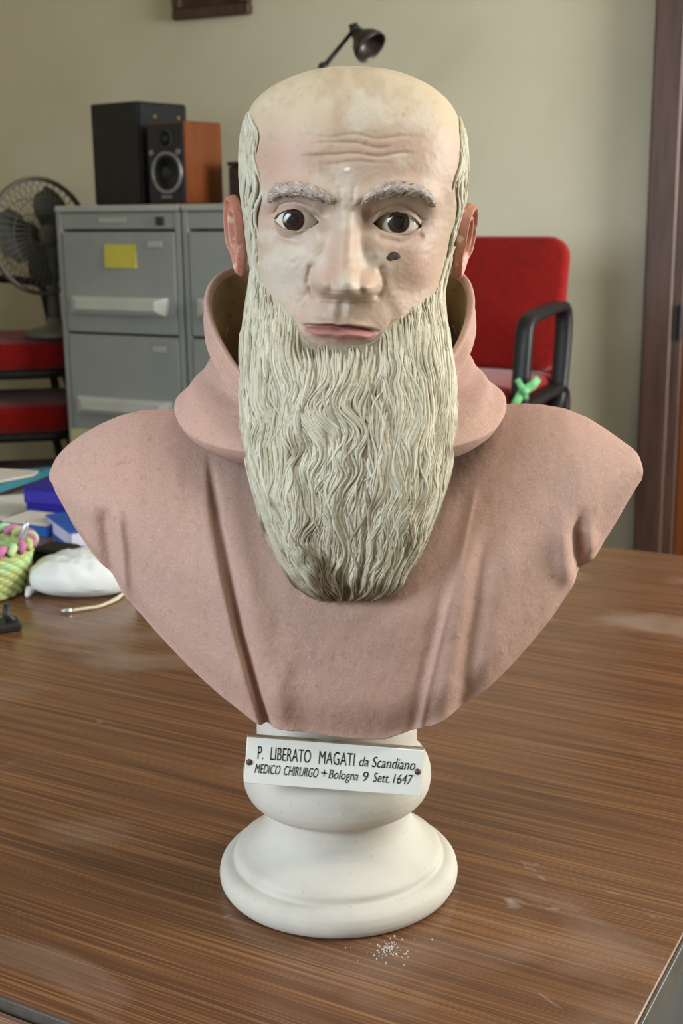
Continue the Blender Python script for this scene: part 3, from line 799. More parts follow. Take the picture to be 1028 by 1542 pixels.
for top, bot, dirx in (([(405, 288), (414, 278), (432, 274.5), (450, 275), (465, 278.5), (480, 284), (492, 292), (504, 301)], [(402, 305), (414, 299), (432, 297), (450, 297), (465, 299), (480, 303), (492, 306), (504, 307)], -1),
                       ([(543, 302), (555, 291), (567, 281), (580, 275), (606, 272.5), (631, 277), (645, 287), (655, 300)], [(543, 308), (555, 305), (567, 302), (580, 299), (606, 295), (631, 297), (645, 303), (656, 312)], 1)):
    tp, bt = pl(top), pl(bot); paths = []
    for k in range(230):
        s = rng.random() * (len(tp) - 1); h = rng.random()
        pts = []
        for e in np.linspace(0, 1, 7):
            ss = np.clip(s + dirx * (e * .75), 0, len(tp) - 1); hh = h + (.42 - h) * .0 + (-.30 * e if True else 0)
            i = min(int(ss), len(tp) - 2); f = ss - i
            a_p = tp[i] * (1 - f) + tp[i + 1] * f; b_p = bt[i] * (1 - f) + bt[i + 1] * f
            hh = np.clip(hh + .12 * math.sin(e * 4 + k), 0.02, .98)
            px, py = a_p * (1 - hh) + b_p * hh
            p = face_pt(px, py); bulge = .0030 * (1 - (2 * hh - 1) ** 2) * min(1, ss * 1.2 + .3, (len(tp) - 1 - ss) * 1.2 + .3)
            p = p + np.array([0, -bulge - .0003, 0]); pts.append(p)
        pts = np.array(pts); N = np.repeat(np.array([[0, -1, .15]]), 7, 0)
        rad = .00115 * np.array([.55, .9, 1, 1, .9, .7, .3]) * (0.8 + .5 * rng.random())
        cb = srgb(166, 153, 146) * (.75 + .4 * rng.random()) if rng.random() < .85 else srgb(190, 182, 166)
        paths.append((pts, N, rad, .9, cb))
    strands('eyebrow', paths, M_['brow'], head)
# paint-loss spot on the cheek
c = face_pt(592, 386); m = MB(); pts = []
for k in range(22):
    a = 2 * math.pi * k / 22; r = 9.2 * (1 + .16 * math.sin(2 * a + 2.2) + .10 * math.sin(3 * a + .5) + .05 * math.sin(7 * a))
    pts.append(face_pt(592 + r * math.cos(a), 386 + r * .82 * math.sin(a)))
Vv = [tuple(p + np.array([0, -.0001, 0])) for p in pts] + [tuple(np.array(p) * .55 + c * .45 + np.array([0, -.0006, 0])) for p in pts] + [tuple(c + np.array([0, -.0004, 0]))]
m.add(Vv, [(i, (i + 1) % 22, 22 + (i + 1) % 22, 22 + i) for i in range(22)] + [(22 + i, 22 + (i + 1) % 22, 44) for i in range(22)])
m.build('paint_chip', M_['chip'], head, True)['label'] = 'dark heart-shaped paint loss below the eye'

# ---- ears
def ear(side, att_top, att_bot, flare, width, mat):
    a = np.linspace(0, 2 * np.pi, 96, endpoint=False); r = np.linspace(0, 1, 40)[:, None]
    Hh = (Vector(att_top) - Vector(att_bot)).length
    # outline in the ear's own plane: p towards the back, q up (0..1)
    cp, cq = .42, .56
    kp = pl([(0, .56), (25, .60), (50, .60), (70, .54), (90, .46), (110, .44), (130, .44), (150, .42), (180, .40), (215, .40), (240, .46), (262, .56), (275, .56), (290, .48), (310, .44), (335, .48), (360, .56)])
    Rr = np.interp(np.degrees(a), kp[:, 0], kp[:, 1]); 
    for _ in range(4): Rr = (np.roll(Rr, 1) + 2 * Rr + np.roll(Rr, -1)) / 4
    p_ = cp + np.cos(a) * Rr * r * (width / Hh) * 1.05 / .6 * .62; q_ = cq + np.sin(a) * Rr * r * .86
    low = smooth(-.25, -.6, np.sin(a))[None, :]
    rimh = .0052 * np.exp(-((r - .90) / .085) ** 2) * (1 - .75 * low)
    anti = .0045 * np.exp(-((r - .60) / .10) ** 2) * smooth(-.1, .35, np.cos(a - .3))[None, :] * (1 - low)
    trag = .0050 * np.exp(-((r - .55) / .16) ** 2) * np.exp(-((np.angle(np.exp(1j * (a - np.pi * 1.03)))) / .35) ** 2)[None, :]
    conch = -.0085 * np.exp(-(r / .42) ** 2)
    lobe = .0028 * low * smooth(.3, .7, r) * (1 - smooth(.85, 1.0, r))
    h = rimh + anti + trag + conch + lobe + .0015 + 0 * r
    h = h * (1 - smooth(.95, 1.0, r)) + .0008 * smooth(.95, 1, r)
    hb = -.0042 * (1 - r ** 3) - .0018
    up = (Vector(att_top) - Vector(att_bot)).normalized()
    bk = Vector((side * math.sin(flare), math.cos(flare), 0)); bk = (bk - up * bk.dot(up)).normalized()
    out = bk.cross(up).normalized()
    if out.x * side < 0: out = -out
    fo = [np.array(att_bot) + np.einsum('ij,k->ijk', q_ * Hh, np.array(up)) + np.einsum('ij,k->ijk', p_ * Hh, np.array(bk)) + np.einsum('ij,k->ijk', hh, np.array(out)) for hh in (h, hb + 0 * h)]
    Pg = np.concatenate([fo[0], fo[1][::-1]], 0)
    e_ = make_mesh('ear', Pg, gridF(80, 96, True, side > 0), mat, head)
    return e_
ear(-1, W(372, 286, .004), W(383, 427, .0), R(23), .030, M_['ear'])
ear(1, W(693, 298, .004), W(671, 430, .0), R(20), .030, M_['ear'])

# ---- beard
bt = pl([(372, 380, 686, .006, -.085), (400, 380, 676, .004, -.088), (440, 374, 667, -.002, -.090), (470, 370, 669, -.010, -.094), (500, 366, 673, -.020, -.100), (530, 365.5, 676, -.028, -.107), (560, 367, 678, -.036, -.112), (600, 369, 677.5, -.046, -.117), (650, 373, 673, -.060, -.122), (700, 380, 670, -.072, -.126), (740, 388, 664, -.082, -.128),
         (780, 398, 650, -.088, -.128), (810, 408, 640, -.092, -.126), (840, 421, 627, -.096, -.123), (865, 437, 611, -.099, -.119), (885, 452, 603, -.101, -.114), (897, 468, 588, -.102, -.110), (905, 482, 566, -.103, -.107)])
NT, NS = 420, 300
ty = np.linspace(bt[0, 0], bt[-1, 0], NT)
f_ = lambda k: gsm(np.interp(ty, bt[:, 0], bt[:, k]), 30)
bl_, br_, bs_, bc_ = f_(1), f_(2), f_(3), f_(4)
sB = np.linspace(-1, 1, NS)
cL = np.array([np.array(W(bl_[i], ty[i], bs_[i])) for i in range(NT)]); cR = np.array([np.array(W(br_[i], ty[i], bs_[i])) for i in range(NT)])
cC = np.array([np.array(W((bl_[i] + br_[i]) / 2, ty[i], bc_[i])) for i in range(NT)])
def warp(s, y):                                       # lateral wave of the locks, in half-widths
    env = smooth(470, 600, y)
    a = .085 * fbm(s * 1.9 + 5, y / 75. + 3, 41, 2) + .035 * vnoise(s * 4.5 + 5, y / 34. + 3, 45)
    return a * (.25 + .75 * env) * (1 - .55 * np.abs(s) ** 3)
def skinmask(u, y):                                   # 1 where bare skin shows instead of beard
    yl = np.interp(u, [372, 388, 396, 410, 430, 448, 458, 470, 490, 515, 540, 556, 570, 584, 602, 625, 650, 664, 676], [340, 372, 415, 436, 454, 480, 501, 514, 519, 521, 519, 514, 502, 485, 468, 453, 436, 408, 360])
    return smooth(5, -5, y - yl), y - yl
def beard_surf(s, y, lift=0.0):
    s = np.asarray(s, float); y = np.asarray(y, float)
    g_ = lambda A: np.stack([np.interp(y, ty, A[:, k]) for k in range(3)], -1)
    l, r_, c = g_(cL), g_(cR), g_(cC)
    psi = s * R(100)
    mid = (l + r_) / 2
    half = (r_ - l) / 2
    dep = c - mid
    co = np.sign(np.cos(psi)) * np.abs(np.cos(psi)) ** .72
    si = np.sin(np.clip(psi, -R(90), R(90))); 
    p = mid + half * si[..., None] * (1 - .02 * (np.abs(psi) > R(90)))[..., None]
    p = p + dep * np.clip(co, -.35, 1)[..., None]
    u = np.interp(y, ty, (bl_ + br_) / 2) + np.interp(y, ty, (br_ - bl_) / 2) * si
    m_, dy_ = skinmask(u, y)
    k_ = smooth(-4, 62, dy_) * 1.0
    k_ = np.maximum(k_, smooth(.80, .96, np.abs(s)))
    hy = headY(p[..., 0], p[..., 2]) - .0012
    p[..., 1] = np.where(y < 640, hy * (1 - k_) + p[..., 1] * k_, p[..., 1])
    nrm_ = np.stack([np.sin(psi), -np.cos(psi), .12 + 0 * psi], -1)
    nrm_ /= np.linalg.norm(nrm_, axis=-1)[..., None]
    sw = s + warp(s, y)
    lock = .0030 * (1 - np.abs(vnoise(sw * 5.5 + 40, y / 210. + 5, 47)) * 1.8) + .0014 * (1 - np.abs(vnoise(sw * 13 + 10, y / 120. + 5, 48)) * 2)
    lock = lock * smooth(500, 640, y)
    p = p + nrm_ * (lift + lock - .007 * m_)[..., None]
    return p, nrm_, u, m_
SS, YY = np.meshgrid(sB, ty)
Pb, Nb, ub, mb = beard_surf(SS, YY)
sw = SS + warp(SS, YY)
gro = .0011 * np.abs(vnoise(sw * 30 + 60, YY / 90. + 4, 51)) + .0006 * np.abs(vnoise(sw * 62 + 60, YY / 60. + 4, 52))
Pb = Pb - Nb * gro[..., None]
bcol = srgb(204, 202, 184); bcol2 = srgb(176, 169, 146); bdark = srgb(98, 80, 58)
Cb = np.ones(SS.shape + (3,)) * bcol2
def lowdirt(u, y, s):
    e = 1.25 * smooth(.74, .97, np.abs(s)) * smooth(660, 760, y) + smooth(868, 900, y + 10 * vnoise(u / 12., y / 12., 61))
    blot = smooth(30, 12, np.hypot((u - 492) / 1.0, (y - 866) / 1.1) + 9 * fbm(u / 9., y / 9., 63))
    pat = .55 * smooth(.15, .6, fbm(u / 16. + 3, y / 40., 64, 3)) * smooth(560, 700, y)
    return np.clip(1.2 * e * (.8 + .6 * fbm(u / 10., y / 14., 62)) + 1.0 * blot + pat, 0, 1)
Cb = mixc(Cb, .7 * lowdirt(ub, YY, SS) + .5 * smooth(480, 540, YY), bdark)
beard = make_mesh('beard', Pb, gridF(NT, NS, False, False), M_['beard'], bust, col=Cb)
beard['label'] = 'long wavy cream-white beard carved in strands'
paths = []
def add_strand(s0, y0, ln, rad, lift, bright, wave=None, arch=0.0, outx=0.0):
    n = max(8, int(ln / 5)); y1 = y0 + ln
    ymax = 908 - 14 * abs(vnoise(np.array([s0 * 14 + 3]), np.array([2.5]), 66)[0])
    y = np.linspace(y0, min(y1, ymax), n)
    c0 = s0 + warp(np.array([s0]), np.array([y0]))[0]; s = np.full(n, s0)
    for _ in range(6): s = .5 * s + .5 * (c0 - warp(s, y))
    e = np.linspace(0, 1, n)
    if wave is not None:
        am, wl, phs, off0, off1 = wave
        hw = np.interp(y, ty, (br_ - bl_) / 2)
        s = s + (am * np.sin(2 * np.pi * (y - y0) / wl + phs) * smooth(0, .3, e) + off0 * (1 - e) + off1 * e) / hw
    s = np.clip(s, -1, 1)
    p, nn, u, mm = beard_surf(s, y, lift)
    if mm[: max(1, n // 8)].max() > .97 or mm.mean() > .16: return
    p[:, 0] += np.sign(s0) * outx * e; p[:, 1] += outx * .3 * e
    rr = rad * np.clip(np.minimum(e / .14 + .12, (1 - e) / .30 + .10), 0, 1)
    p = p + nn * (arch * np.sin(np.pi * e) - (1 - np.clip(np.minimum(e / .12, (1 - e) / .12), 0, 1)) * .0013)[:, None]
    col = np.ones((n, 3)) * (bcol * (1 - bright) + bcol2 * bright)
    if rng.random() < .10: col = col * .45 + bdark * .55
    k = lowdirt(u, y, s)[:, None] * .9
    col = col * (1 - k) + bdark * k
    paths.append((p, nn, rr, .95, col))
for k in range(400):                                  # locks: bundles that share one wave
    s0 = rng.uniform(-.97, .97); y0 = rng.uniform(470, 800); ln = rng.uniform(90, 230)
    if y0 + ln > 915: y0 = 915 - ln
    am = rng.uniform(1.5, 6.5) * smooth(460, 640, np.array(y0 + ln * .4)); wl = rng.uniform(75, 150); phs = rng.uniform(0, 6.28); arch = rng.uniform(-.0004, .0014)
    for q in range(rng.integers(5, 10)):
        o0 = rng.uniform(-10, 10)
        add_strand(s0, y0 + rng.uniform(-22, 22), ln * rng.uniform(.7, 1.05), rng.uniform(.0007, .0015), rng.uniform(-.0007, .0005), rng.random(), (am * rng.uniform(.8, 1.1), wl, phs + rng.uniform(-.25, .25), o0, o0 * rng.uniform(.1, .8)), arch)
for k in range(900):
    add_strand(rng.choice([-1, 1]) * rng.uniform(0, 1) ** .6, rng.uniform(395, 840), rng.uniform(50, 140), rng.uniform(.0007, .0014), rng.uniform(-.0008, .0002), rng.random())
for k in range(800):                                  # cheeks and jaw line
    s0 = rng.choice([-1, 1]) * rng.uniform(.30, 1.0); y0 = rng.uniform(380, 500)
    add_strand(s0, y0, rng.uniform(40, 120), rng.uniform(.0006, .0012), rng.uniform(-.0005, .0003), rng.random(), (rng.uniform(0, 2.5), 60, rng.uniform(0, 6), 0, 0))
for k in range(190):                                  # strong strands down both flanks
    sd = rng.choice([-1, 1]); s0 = sd * rng.uniform(.68, .985); y0 = rng.uniform(470, 740)
    add_strand(s0, y0, rng.uniform(90, 210), rng.uniform(.0011, .0020), rng.uniform(-.0003, .0007), rng.random(), (rng.uniform(1, 5), rng.uniform(80, 140), rng.uniform(0, 6.28), 0, rng.uniform(-6, 6)), .0006)
for k in range(150):                                  # below the lip
    add_strand(rng.uniform(-.5, .5), rng.uniform(524, 570), rng.uniform(45, 100), rng.uniform(.0006, .0011), rng.uniform(-.0006, .0001), rng.random())
for k in range(200):                                  # fringe along the lower rim
    add_strand(rng.uniform(-.99, .99), rng.uniform(780, 860), rng.uniform(50, 110), rng.uniform(.0008, .0018), rng.uniform(-.0004, .0006), rng.random(), (rng.uniform(1, 5), 90, rng.uniform(0, 6), rng.uniform(-5, 5), rng.uniform(-5, 5)))
for k in range(240):                                  # loose tips along both edges
    add_strand(rng.choice([-1, 1]) * rng.uniform(.84, 1.0), rng.uniform(560, 850), rng.uniform(30, 75), rng.uniform(.0008, .0015), rng.uniform(-.0004, .0004), rng.random(), None, .0004, rng.uniform(.0004, .0026))
st = strands('strands', paths, M_['beard'], beard); st['kind'] = 'stuff'

# ---- hair at the sides and back
paths = []
hr = np.arange(len(rows))
def phi_at(i, side, ux_):                             # angle where the skull row reaches a drawing column
    ph_ = np.linspace(R(20), R(100), 60); x_, _ = head_base(side * ph_, i)
    uu, _ = elev(x_, np.full(60, rows[i]), -.03)
    return np.interp(side * ux_, side * uu, ph_)
EB = {-1: pl([(150, 372), (172, 379), (200, 388), (250, 391), (300, 392), (335, 386), (380, 389), (430, 394)]), 1: pl([(150, 690), (185, 692), (215, 693), (250, 689), (300, 683), (335, 684), (380, 673), (430, 660)])}
cache = {}
for k in range(1100):
    side = -1 if k % 2 else 1
    y0 = rng.uniform(165, 385) if rng.random() < .8 else rng.uniform(165, 215)
    ln = rng.uniform(30, 90); y = np.linspace(y0, min(y0 + ln, 432), 12)
    z = np.array([W(520, yy, 0).z for yy in y])
    i = np.clip(np.interp(-z, -rows, hr), 0, len(rows) - 1).astype(int)
    eb = np.interp(y, EB[side][:, 0], EB[side][:, 1])
    pe0 = np.array([cache.setdefault((side, int(ii)), phi_at(int(ii), side, float(u_))) for ii, u_ in zip(i, eb)])
    f = rng.random() ** (1.6 if k < 800 else 1)
    lim = R(92) if y0 > 340 else R(178)
    base_ = f * (lim - pe0.mean())
    phi = pe0 + base_ + R(2.2) * np.sin(y / 12. + 9 * base_ + rng.uniform(-.5, .5)) + R(rng.uniform(-2.5, 5))
    x_, y_ = head_base(side * phi, i)
    nn = np.stack([x_ - hc[i], y_, 0 * y_], -1); nn /= np.linalg.norm(nn, axis=1)[:, None]
    p = np.stack([x_, y_, z], -1) + nn * rng.uniform(0.0002, .0014)
    e = np.linspace(0, 1, 12); rr = rng.uniform(.0008, .0017) * np.clip(np.minimum(e / .2 + .15, (1 - e) / .3 + .1), 0, 1)
    p = p - nn * ((1 - np.clip(np.minimum(e / .2, (1 - e) / .25), 0, 1)) * .0016)[:, None]
    b_ = rng.random(); paths.append((p, nn, rr, .9, hairc * b_ + bcol2 * (1 - b_)))
hs = strands('hair', paths, M_['beard'], head); hs['kind'] = 'stuff'

# plaster crumbs beside the foot
cr = MB(); 
for k in range(150):
    a, d = rng.uniform(0, 2 * np.pi), abs(rng.normal(0, .006)) if k < 110 else abs(rng.normal(0, .016))
    p = T(586, 1428); x, y = p.x + d * math.cos(a) * 1.1, p.y + d * math.sin(a) * 1.3
    if math.hypot(x - SX, y) < .108: continue
    s = rng.uniform(.0003, .0013)
    cr.box((x, y, .75 + s * .35), (s, s * rng.uniform(.6, 1), s * .7), rotz(rng.uniform(0, 3)))
cr = cr.build('plaster_crumbs', M_['stone']); tag(cr, 'little pile of white plaster crumbs at the foot of the bust', 'crumbs', kind='stuff')

# ------------------------------------------------------------------ filing cabinets
M_['cab'] = material('grey_enamel_steel', srgb(150, 155, 152), .45, .4, [(6, srgb(142, 147, 145), .4, .7, 3)])
M_['cab_light'] = material('light_grey_plastic', srgb(176, 178, 172), .5, .4, [(10, srgb(166, 168, 162), .4, .7, 3)])
M_['handle'] = material('pale_grey_plastic', srgb(196, 198, 192), .4, .4, [(10, srgb(188, 190, 184), .4, .7, 3)])
M_['gap'] = material('dark_gap', srgb(62, 64, 62), .7, .2, [(10, srgb(52, 54, 52), .4, .7, 3)])
M_['note'] = material('yellow_paper', srgb(206, 196, 86), .8, .2, [(12, srgb(198, 186, 76), .4, .7, 3)])
M_['note_pale'] = material('pale_green_paper', srgb(196, 198, 150), .8, .2, [(12, srgb(188, 190, 140), .4, .7, 3)])
M_['speaker_black'] = material('black_vinyl', srgb(20, 20, 20), .5, .35, [(40, srgb(28, 27, 27), .4, .7, 3)], [(500, .1, .0005)])
M_['baffle'] = material('speaker_baffle', srgb(24, 26, 34), .4, .4, [(40, srgb(30, 32, 42), .4, .7, 3)])
M_['cherry'] = material('cherry_veneer', srgb(122, 64, 28), .4, .4, [(5, srgb(106, 54, 24), .35, .7, 5, (14, 14, .8))])
M_['silver'] = material('silver_ring', srgb(150, 150, 152), .35, .5, [(30, srgb(130, 130, 134), .4, .7, 3)], metal=.6)
M_['cone'] = material('speaker_cone', srgb(30, 30, 32), .45, .4, [(60, srgb(40, 40, 42), .4, .7, 3)])
M_['brass'] = material('brass_dot', srgb(150, 130, 80), .35, .5, [(60, srgb(130, 110, 66), .4, .7, 3)], metal=.5)
cA = A
CD = R(27.5)
ce1 = Vector((math.cos(CD), -math.sin(CD), 0)); ce2 = Vector((math.sin(CD), math.cos(CD), 0))
CMX = Matrix((ce1, ce2, (0, 0, 1))).transposed()
d0 = ray(83, 312); Pc = CAM + d0 * (4.0 / d0.y); Pc = Vector((Pc.x, Pc.y, 0))
CW, CDp, CH = .452, .60, 1.350
def cabinet(origin, label, note=None):
    e = empty('filing_cabinet', origin + ce1 * CW / 2 + ce2 * CDp / 2)
    def bx(name, a0, a1, b0, b1, z0, z1, mat, parent=None, bev=.002):
        m = MB(); m.box(origin + ce1 * ((a0 + a1) / 2) + ce2 * ((b0 + b1) / 2) + Vector((0, 0, (z0 + z1) / 2)), (a1 - a0, b1 - b0, z1 - z0), CMX, bev)
        return m.build(name, mat, parent or e)
    m = MB()
    for a0, a1, b0, b1, z0, z1 in ((0, .02, 0, CDp, 0, CH - .02), (CW - .02, CW, 0, CDp, 0, CH - .02), (.02, CW - .02, CDp - .015, CDp, 0, CH - .02), (.02, CW - .02, 0.012, CDp, 0.0, .04), (.02, CW - .02, .02, CDp - .02, .04, .05)):
        m.box(origin + ce1 * ((a0 + a1) / 2) + ce2 * ((b0 + b1) / 2) + Vector((0, 0, (z0 + z1) / 2)), (a1 - a0, b1 - b0, z1 - z0), CMX, .002)
    m.build('body', M_['cab'], e)
    bx('top', -.001, CW + .001, -.006, CDp, CH - .02, CH, M_['cab_light'], bev=.004)
    hd = bx('header', .02, CW - .02, .002, .02, CH - .070, CH - .022, M_['cab'])
    bx('label_holder', .16, .26, -.001, .002, CH - .052, CH - .036, M_['cab_light'], hd, .001)
    bx('lock', CW - .085, CW - .055, -.004, .002, CH - .060, CH - .035, M_['gap'], hd, .003)
    bx('recess', .02, CW - .02, .022, .03, .05, CH - .072, M_['gap'])
    hh = (CH - .077 - .05) / 4
    for k in range(4):
        z1 = CH - .078 - k * hh; z0 = z1 - hh + .007
        f = bx('drawer', .022, CW - .022, -.002, .02, z0, z1, M_['cab'], bev=.003)
        bx('label_holder', CW - .115, CW - .065, -.0045, -.002, z1 - .045, z1 - .025, M_['cab_light'], f, .001)
        # handle: a long bar with bevelled ends
        zc = z0 + .085; p = []
        poly = [(0, -.030), (.345, -.030), (.330, .022), (.012, .022)]
        V = []
        for dd, ins in ((.0, 0.0), (.018, .0), (.034, .017)):
            for (x, z), sx, sz in zip([(-.0, -.028), (.345, -.028), (.345, .024), (-.0, .024)], (1, -1, -1, 1), (1, 1, -1, -1)):
                V.append(origin + ce1 * (.055 + x + sx * ins * 1.6) + ce2 * (-.002 - dd) + Vector((0, 0, zc + z + sz * ins * (.9 if sz > 0 else .5))))
        F = [(0, 1, 5, 4), (1, 2, 6, 5), (2, 3, 7, 6), (3, 0, 4, 7), (4, 5, 9, 8), (5, 6, 10, 9), (6, 7, 11, 10), (7, 4, 8, 11), (8, 9, 10, 11)]
        MB().add(V, F).build('handle', M_['handle'], f)
    tag(e, label, 'cabinet', 'grey filing cabinets along the wall')
    return e
cabinet(Pc, 'grey steel filing cabinet with the yellow note stuck on its top drawer')
cabinet(Pc + ce1 * (CW + .006), 'grey steel filing cabinet mostly hidden behind the monk head')
def on_cab(px, py, out=.0035):                       # point on the drawer fronts
    d = ray(px, py); t = ((Pc - ce2 * out) - CAM).dot(ce2) / d.dot(ce2); return CAM + d * t
def sticker(name, c4, mat, label, cat):
    P = [on_cab(x, y) for x, y in c4]; Q = [p - ce2 * .0008 for p in P]
    Q[2] = Q[2] - ce2 * .004; Q[3] = Q[3] - ce2 * .003
    m = MB().add(P + Q, [(0, 1, 2, 3), (7, 6, 5, 4), (0, 4, 5, 1), (1, 5, 6, 2), (2, 6, 7, 3), (3, 7, 4, 0)])
    return tag(m.build(name, mat), label, cat)
sticker('sticky_note', [(157, 368), (204, 368), (205.5, 404), (159, 403)], M_['note'], 'yellow sticky note on the top drawer of the filing cabinet', 'note')
sticker('sticky_note', [(107, 645), (142, 646), (142, 690), (109, 688)], M_['note_pale'], 'pale green paper stuck on the cabinet just above the pink shoulder', 'note')

# ------------------------------------------------------------------ speakers on the cabinets
def speaker(name, corner, ul, ur, wl, wr, h, side_mat, front_left, label, drivers):
    """box with its near vertical edge at corner; ul / ur run away to the left / right"""
    e = empty(name, corner)
    c = corner + ul * wl / 2 + ur * wr / 2 + Vector((0, 0, h / 2))
    Mx = Matrix((ur, ul, (0, 0, 1))).transposed()
    MB().box(c, (wr, wl, h), Mx, .004).build('cabinet_box', side_mat, e)
    return e
su_l = Vector((-.80, .60, 0)); su_r = Vector((.60, .80, 0))
ZC = CH + .0005
def at_cab(px, D, z=ZC):
    d = ray(px, 300); t = D / d.y; p = CAM + d * t; return Vector((p.x, p.y, z))
def disc(parent, name, c, nrm_, prof, mat, n=40):
    q = nrm_.to_track_quat('Z', 'Y').to_matrix().to_4x4(); q.translation = c
    return MB().lathe(prof, n, q).build(name, mat, parent, True)
# black one: its right-hand face is the front
cB_ = at_cab(212, 3.97)
sb = speaker('loudspeaker', cB_, su_l, su_r, .20, .212, .298, M_['speaker_black'], False, '', None)
nf = -su_l
def onf(u, z): return cB_ + su_r * (u * .212) + nf * .001 + Vector((0, 0, z * .298))
MB().box(cB_ + su_r * .106 + nf * .003 + Vector((0, 0, .149)), (.200, .006, .286), Matrix((su_r, su_l, (0, 0, 1))).transposed(), .002).build('front_grille', M_['baffle'], sb)
for u in (.32, .80): disc(sb, 'grille_peg', onf(u, .86) + nf * .005, nf, [(.006, 0), (.006, .002), (.003, .004), (0, .004)], M_['brass'], 20)
tag(sb, 'large black box loudspeaker on the filing cabinet', 'speaker', 'loudspeakers on the filing cabinet')
# cherry one: its left-hand face is the front
cW_ = at_cab(282, 3.835)
sw_ = speaker('loudspeaker', cW_, su_l, su_r, .152, .158, .232, M_['cherry'], True, '', None)
nf = -su_r
def onw(u, z, o=.0): return cW_ + su_l * (u * .152) + nf * o + Vector((0, 0, z * .232))
MB().box(onw(.5, .5, .002), (.006, .140, .222), Matrix((su_r, su_l, (0, 0, 1))).transposed(), .002).build('baffle', M_['baffle'], sw_)
wf = disc(sw_, 'woofer_ring', onw(.46, .385, .005), nf, [(.061, 0), (.061, .004), (.057, .007), (.051, .006), (.049, .002), (.049, 0)], M_['silver'])
disc(wf, 'woofer_cone', onw(.46, .385, .005), nf, [(.049, .004), (.044, .005), (.040, .002), (.022, .0015), (.020, .003), (.013, .006), (0, .0075)], M_['cone'])
tw_ = disc(sw_, 'tweeter_ring', onw(.48, .79, .005), nf, [(.030, 0), (.030, .003), (.026, .005), (.020, .003), (.019, 0)], M_['gap'])
disc(tw_, 'tweeter_dome', onw(.48, .79, .005), nf, [(.019, .001), (.012, .002), (.010, .006), (.005, .009), (0, .010)], M_['cone'])
for u in (.16, .86): disc(sw_, 'grille_socket', onw(u, .63, .005), nf, [(.009, 0), (.009, .002), (.006, .003), (.005, .001), (0, .001)], M_['silver'], 20)
MB().box(onw(.5, .09, .0055), (.001, .040, .006), Matrix((su_r, su_l, (0, 0, 1))).transposed()).build('badge', M_['silver'], sw_)
tag(sw_, 'small cherry-wood loudspeaker with dark front in front of the black one', 'speaker', 'loudspeakers on the filing cabinet')
# dark wooden box right of the cherry speaker
M_['dark_box'] = material('dark_stained_wood', srgb(52, 34, 22), .5, .35, [(12, srgb(36, 24, 16), .4, .7, 4, (1, 1, 6))])
bb = at_cab(352, 3.82); be = empty('wooden_box', bb)
Mb = CMX
MB().box(bb + ce1 * .03 + ce2 * .09 + Vector((0, 0, .052)), (.12, .14, .104), Mb, .004).build('box_body', M_['dark_box'], be)
MB().box(bb + ce1 * .03 + ce2 * .09 + Vector((0, 0, .111)), (.126, .146, .012), Mb, .003).build('lid', M_['dark_box'], be)
tag(be, 'small dark wooden box between cherry speaker and monk head', 'box')

# ------------------------------------------------------------------ desk lamp behind the head
M_['lamp'] = material('dark_bronze_enamel', srgb(54, 44, 42), .35, .5, [(30, srgb(42, 34, 32), .4, .7, 3)])
lb = at_cab(440, 3.72); lamp = empty('desk_lamp', lb)
MB().lathe([(.075, 0), (.078, .006), (.07, .016), (.02, .022), (.014, .04), (.012, .045)], 40, Matrix.Translation(lb)).build('base', M_['lamp'], lamp, True)
D_l = lb.y
def lp(px, py, Y=D_l): return W(px, py, Y)
elbow = lp(486, 102); headj = lp(530, 48); mid = lb + Vector((0, 0, .04))
m = MB(); m.tube([mid, elbow], .006, 12); m.build('lower_arm', M_['black_metal'], lamp, True)
m = MB(); m.tube([elbow, elbow * .8 + headj * .2, headj], [.0075, .0068, .0055], 12); m.build('upper_arm', M_['black_metal'], lamp, True)
q = Vector((0, 1, 0)).to_track_quat('Z', 'Y').to_matrix().to_4x4(); q.translation = elbow - Vector((0, .014, 0))
MB().lathe([(.012, 0), (.014, .004), (.014, .024), (.012, .028)], 20, q).build('elbow_joint', M_['black_metal'], lamp, True)
m = MB(); m.tube([lp(526, 44), lp(533, 43), lp(541, 50)], [.012, .018, .013], 16); m.build('head_joint', M_['black_metal'], lamp, True)
ax = (lp(566, 82) - lp(540, 52) + Vector((0, -.035, 0))).normalized()
q = ax.to_track_quat('Z', 'Y').to_matrix().to_4x4(); q.translation = lp(537, 49)
MB().lathe([(0, 0), (.018, .001), (.022, .012), (.030, .022), (.041, .036), (.047, .052), (.0485, .066), (.047, .066), (.045, .052), (.038, .036), (.026, .022), (0, .016)], 40, q).build('lamp_shade', M_['lamp'], lamp, True)
m = MB(); c0 = lp(537, 70); m.ringtube([c0 + Vector((.010 * math.cos(t), 0, .012 * math.sin(t))) for t in np.linspace(0, 2 * np.pi, 16, endpoint=False)], .0016, 6); m.build('handle_loop', M_['black_metal'], lamp, True)
tag(lamp, 'dark jointed desk lamp peeking over the bald head', 'lamp')

# ------------------------------------------------------------------ picture frame
M_['canvas'] = material('dark_picture', srgb(60, 44, 32), .6, .3, [(7, srgb(96, 70, 46), .4, .7, 4)])
def on_wall(px, py, out=0.0):
    d = ray(px, py); t = (GC + E2 * (WALL_B - out) - CAM).dot(E2) / d.dot(E2); return CAM + d * t
pa, pb_ = on_wall(266, 33), on_wall(381, 21)
zc = (pa.z + pb_.z) / 2; pw = (pb_ - pa).dot(E1); phh = pw * 1.25
base_p = Vector((pa.x, pa.y, zc)) - E2 * .001
pe = empty('picture_frame', base_p + E1 * pw / 2)
def pbx(name, a0, a1, z0, z1, b0, b1, mat):
    MB().box(base_p + E1 * ((a0 + a1) / 2) - E2 * ((b0 + b1) / 2) + Vector((0, 0, (z0 + z1) / 2)), (a1 - a0, b1 - b0, z1 - z0), RM, .004).build(name, mat, pe)
fw = .035
